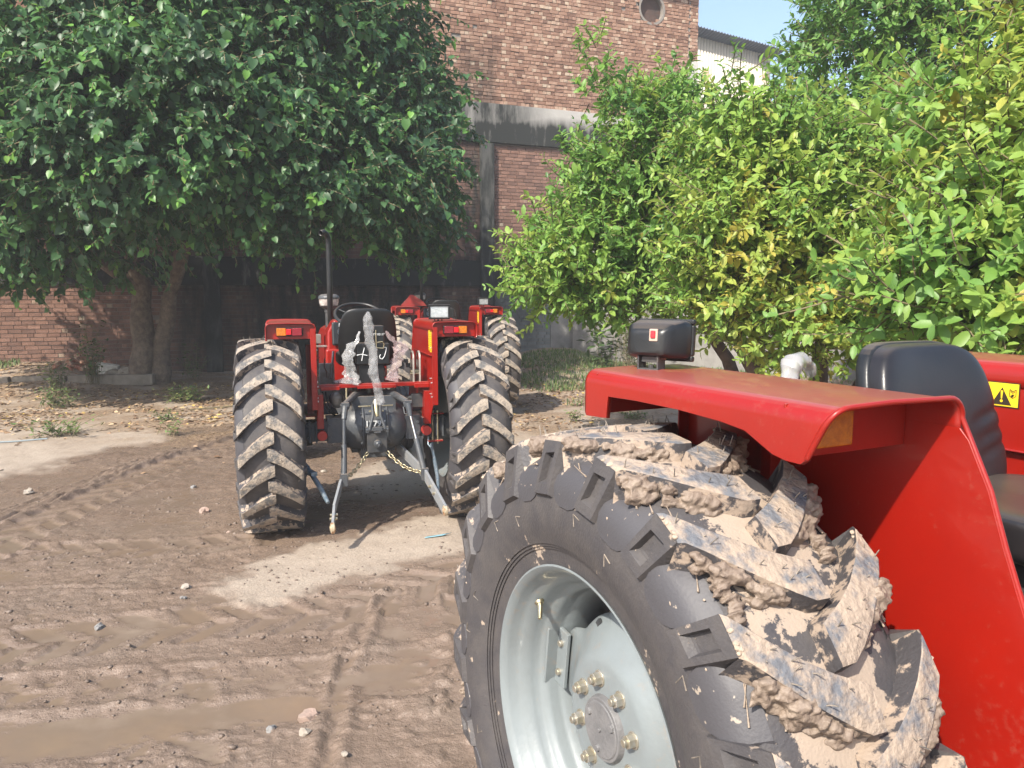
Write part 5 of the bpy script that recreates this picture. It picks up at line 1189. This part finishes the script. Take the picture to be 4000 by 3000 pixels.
for i, (x, y, lev) in enumerate(spots):
    g = G(); s = rr.uniform(.6, 1.15); rot = Matrix.Rotation(rr.uniform(0, 3.1), 3, 'Z') @ Matrix.Rotation(rr.uniform(-.6, .6), 3, 'X') @ Matrix.Rotation(rr.uniform(-.5, .5), 3, 'Y')
    L = .21 * s * rr.choice((1, .6, .8)); g.box((x, y, gz(x, y) + .09 + lev * .085), (L, .105 * s, .072 * s), rot); o_ = g.build('broken_brick', rb, None, .008, seg=2); gnarl(o_, .012, 14)
    tagit(o_, 'broken red brick lying in the rubble heap against the wall left of the trunk', 'brick', 'broken bricks in the rubble heap')
g = G(); g.box((-7.72, 14.62, gz(-7.72, 14.62) + .18), (.42, .10, .24), Matrix.Rotation(.15, 3, 'Y') @ Matrix.Rotation(.3, 3, 'X')); o_ = g.build('white_slab', white, None, .02); gnarl(o_, .02, 7); tagit(o_, 'whitewashed chunk of masonry leaning on the rubble heap beside the trunk', 'slab')
g = G(); g.blob((-7.42, 14.55, gz(-7.4, 14.55) + .10), (.26, .2, .17), 8, .3, 1.3, 0, None, 3); o_ = g.build('plaster_lump', stonem, None, sharp=30); tagit(o_, 'rounded pale lump of plaster at the foot of the mulberry trunk', 'rubble')
# ---- fallen leaves: a carpet nobody could count
nlf = 30000; r_ = np.random.default_rng(5)
lx = r_.uniform(-10.5, 4.5, nlf); ly = 7.4 + 9.5 * r_.random(nlf) ** 1.1
cl_ = fbm(lx * 1.2, ly * 1.2, 17, 3); wt = wetness(lx, ly)
kp = (r_.random(nlf) < ss(.35, .62, cl_) * (1 - .85 * wt) * np.clip(.06 + ss(9.0, 11.0, ly) + ss(.3, 1, lx) * .8, 0, 1))
lx, ly = lx[kp], ly[kp]; hz = ground_fields(lx, ly)[0] + .008; n_ = len(lx)
P = np.stack([lx, ly, hz], 1); A = np.stack([r_.normal(size=n_), r_.normal(size=n_), r_.normal(size=n_) * .12], 1); N = np.stack([r_.normal(size=n_) * .35, r_.normal(size=n_) * .35, np.ones(n_)], 1)
litm = attr_mat('fallen_leaf', [(0, (.10, .055, .03)), (.4, (.26, .16, .09)), (.7, (.34, .235, .145)), (.88, (.42, .32, .20)), (1, (.50, .34, .06))], .75)
lit = leaves('fallen_leaves', P, A, N, .045 + .05 * r_.random(n_), r_.random(n_), 'guava', litm, None); lit['kind'] = 'stuff'; lit['label'] = 'dry brown and yellow leaves strewn on the earth'; lit['category'] = 'leaves'
# ---- crumbs of mud thrown up along the ruts: too many to count
r_ = np.random.default_rng(77); nc = 9000; cx = r_.uniform(-4.5, .9, nc); cy = 1.9 + 5.2 * r_.random(nc) ** 1.5
den = ss(.46, .66, fbm(cx * 2.2, cy * 2.2, 88, 3)); kp = r_.random(nc) < den * .9 + .05; cx, cy = cx[kp], cy[kp]
gh, gw, gwa, _ = ground_fields(cx, cy); kp = gwa < .5; cx, cy, gh = cx[kp], cy[kp], gh[kp]; n_ = len(cx)
iv, fi = ico(1); iv = np.array([tuple(v) for v in iv]); fi = np.array(fi)
sz_ = .0035 + .011 * r_.random(n_) ** 3.2; jit = 1 + r_.normal(size=(n_, len(iv))) * .16
Vc = iv[None] * jit[:, :, None] * sz_[:, None, None] * np.stack([r_.uniform(.7, 1.5, n_), r_.uniform(.7, 1.5, n_), np.full(n_, .75)], 1)[:, None, :] + np.stack([cx, cy, gh], 1)[:, None, :]
crm = mat('mud_crumb', (.125, .090, .068), .5, 0, (.19, .145, .115), 9, .4, .65, bump=.5, bscale=60)
cr_ = np_mesh('mud_crumbs', Vc.reshape(-1, 3), (fi[None] + (np.arange(n_) * len(iv))[:, None, None]).reshape(-1, 3), crm); cr_['kind'] = 'stuff'; cr_['label'] = 'small crumbs of wet mud scattered along the ruts'; cr_['category'] = 'mud'
# ---- weeds and grass
weedm = attr_mat('weed_leaf', [(0, (.035, .070, .022)), (.5, (.085, .15, .042)), (.8, (.15, .22, .06)), (1, (.28, .28, .11))], .6, transl=.2)
def blades(name, pts, hgt, m, parent=None, seed=1, per=1, lean=.5, wd=.006):
    r_ = np.random.default_rng(seed); n = len(pts); base = np.array(pts); az = r_.uniform(0, 6.28, n); L = hgt * (.5 + .8 * r_.random(n)); ln = lean * (.3 + r_.random(n))
    d = np.stack([np.cos(az), np.sin(az), np.zeros(n)], 1); s_ = np.stack([-np.sin(az), np.cos(az), np.zeros(n)], 1) * wd; up = np.array([0, 0, 1.0]); V = []
    for t, w_ in ((0, 1), (.5, .8), (1, .08)):
        c = base + up * (L * t * (1 - .25 * ln * t))[:, None] + d * (L * ln * t * t)[:, None]; V += [c - s_ * w_, c + s_ * w_]
    V = np.stack(V, 1).reshape(-1, 3); o_ = np.arange(n)[:, None] * 6; F = np.concatenate([o_ + np.array([[0, 1, 3, 2]]), o_ + np.array([[2, 3, 5, 4]])], 0)
    return np_mesh(name, V, F, m, parent, attrs={'tone': np.repeat(np.clip(r_.normal(.5, .22, n), 0, 1), 6)})
r_ = np.random.default_rng(8)
def patchpts(cx, cy, rx, ry, n): a = r_.uniform(0, 6.28, n); q = np.sqrt(r_.random(n)); x = cx + rx * q * np.cos(a); y = cy + ry * q * np.sin(a); return np.stack([x, y, ground_fields(x, y)[0] - .005], 1)
gp = np.concatenate([patchpts(1.3, 17.2, 1.6, 1.6, 7000), patchpts(.9, 14.6, .9, 1.1, 3000), patchpts(3.3, 16.5, 1.8, 2.2, 5000), patchpts(-10.6, 15.0, .9, .6, 2600), patchpts(2.0, 12.4, 1.2, .6, 700), patchpts(-12.0, 14.5, 1.5, 1.2, 2500), patchpts(6, 16, 2.5, 2.5, 4000)])
gr_ = blades('grass', gp[::2], .10, weedm, None, 3, wd=.007); gr_['kind'] = 'stuff'; gr_['label'] = 'rough green grass at the foot of the walls'; gr_['category'] = 'grass'
def weed(x, y, hgt, rad, n, label, seed, ls=.045, tone=.5, low=False, cat='weed'):
    r2 = np.random.default_rng(seed); t = empty('weed' if cat == 'weed' else 'bush', (x, y, gz(x, y) - .01)); tagit(t, label, cat)
    g = G(); PP = []; AA = []; NN = []; SS = []
    for k in range(n):
        a = r2.uniform(0, 6.28); L = hgt * r2.uniform(.5, 1.1); rr_ = rad * r2.uniform(.2, 1); p0 = Vector((rad * .25 * r2.normal(), rad * .25 * r2.normal(), 0)); tip = Vector((rr_ * math.cos(a), rr_ * math.sin(a), L)); q = [p0, p0.lerp(tip, .5) + Vector((0, 0, L * .08)), tip]
        g.tube(q, [.004, .003, .0015], 4, caps=False)
        for j in range(9):
            f = .2 + .8 * j / 8; p = (q[0].lerp(q[1], f * 2) if f < .5 else q[1].lerp(q[2], f * 2 - 1)); PP.append(p); AA.append((r2.normal(), r2.normal(), r2.normal() * .3 + .15)); NN.append((r2.normal() * .3, r2.normal() * .3, 1)); SS.append(ls * r2.uniform(.6, 1.3))
    g.build('stems', twigm, t, sharp=80); m_ = len(PP)
    leaves('leaves', np.array([tuple(p) for p in PP]), np.array(AA), np.array(NN), np.array(SS), np.clip(r2.normal(tone, .15, m_), 0, 1), 'weed', weedm, t)
weed(-7.9, 13.2, .62, .30, 26, 'tallest leafy weed at the left, in front of the rubble heap', 41, .07, .6)
weed(-7.15, 12.0, .30, .45, 34, 'low spreading green weed on the leaf litter at the left', 42, .06, .55)
weed(-5.65, 9.45, .22, .55, 30, 'pale sprawling weed on the dry ground at the left', 43, .06, .62)
weed(-5.45, 12.6, .26, .55, 46, 'bright green clump of weeds right of the mulberry trunk', 44, .07, .75)
weed(-4.9, 10.7, .16, .25, 12, 'small weed sprout at the edge of the wheel tracks', 45, .05, .6)
weed(-4.35, 9.6, .22, .22, 9, 'thin weed by the curved tyre track', 46, .05, .65)
weed(-9.7, 12.6, .35, .35, 20, 'green weed at the left edge of the picture', 47, .06, .6)
weed(.85, 10.6, .18, .16, 8, 'single seedling right of the far tractor tyre', 48, .05, .7)
weed(1.75, 10.9, .12, .35, 18, 'low weeds under the near fender edge', 49, .05, .6)
weed(-7.8, 14.2, 1.15, .35, 36, 'leafy shoots growing up against the left of the mulberry trunk', 51, .09, .55)
weed(-6.2, 14.9, .7, .35, 22, 'dark shoots at the right foot of the mulberry trunk', 52, .08, .35)
weed(2.55, 16.2, 1.7, .75, 110, 'dense fine-leaved bush against the plastered wall behind the near lamp', 53, .07, .35, cat='bush')
weed(1.95, 16.3, 1.05, .55, 16, 'broad-leaved plant beside the dense bush at the wall', 54, .20, .3, cat='bush')
# flat stones and brick paving half buried right of the middle tractor
for i in range(34):
    x = rr.uniform(.0, 2.6); y = rr.uniform(7.2, 9.8); s = rr.uniform(.06, .15); g = G(); g.blob((x, y, gz(x, y) - .004), (s, s * .7, .022), i + 60, .25, 1.0, 0, Matrix.Rotation(rr.uniform(0, 3), 3, 'Z'), 2)
    o_ = g.build('paving_stone', rr.choice((stonem, stonep, stonem)), None, sharp=40); tagit(o_, 'half-buried flat stone in the earth between the middle and the near tractor', 'stone', 'half-buried flat stones')
# ---------------------------------------------------------------- thin haze volume added to stand in for lens veil
g = G(); g.box((0, 0, 14.0), (620, 620, 30.4)); hz_ = bpy.data.materials.new('haze'); hz_.use_nodes = True; hn = hz_.node_tree.nodes
hn.remove(hn['Principled BSDF']); pv = hn.new('ShaderNodeVolumePrincipled'); pv.inputs['Color'].default_value = (.95, .97, 1, 1); pv.inputs['Density'].default_value = .0026; pv.inputs['Anisotropy'].default_value = 0
hz_.node_tree.links.new(pv.outputs[0], hn['Material Output'].inputs['Volume'])
ho = g.build('haze', hz_); ho['kind'] = 'stuff'
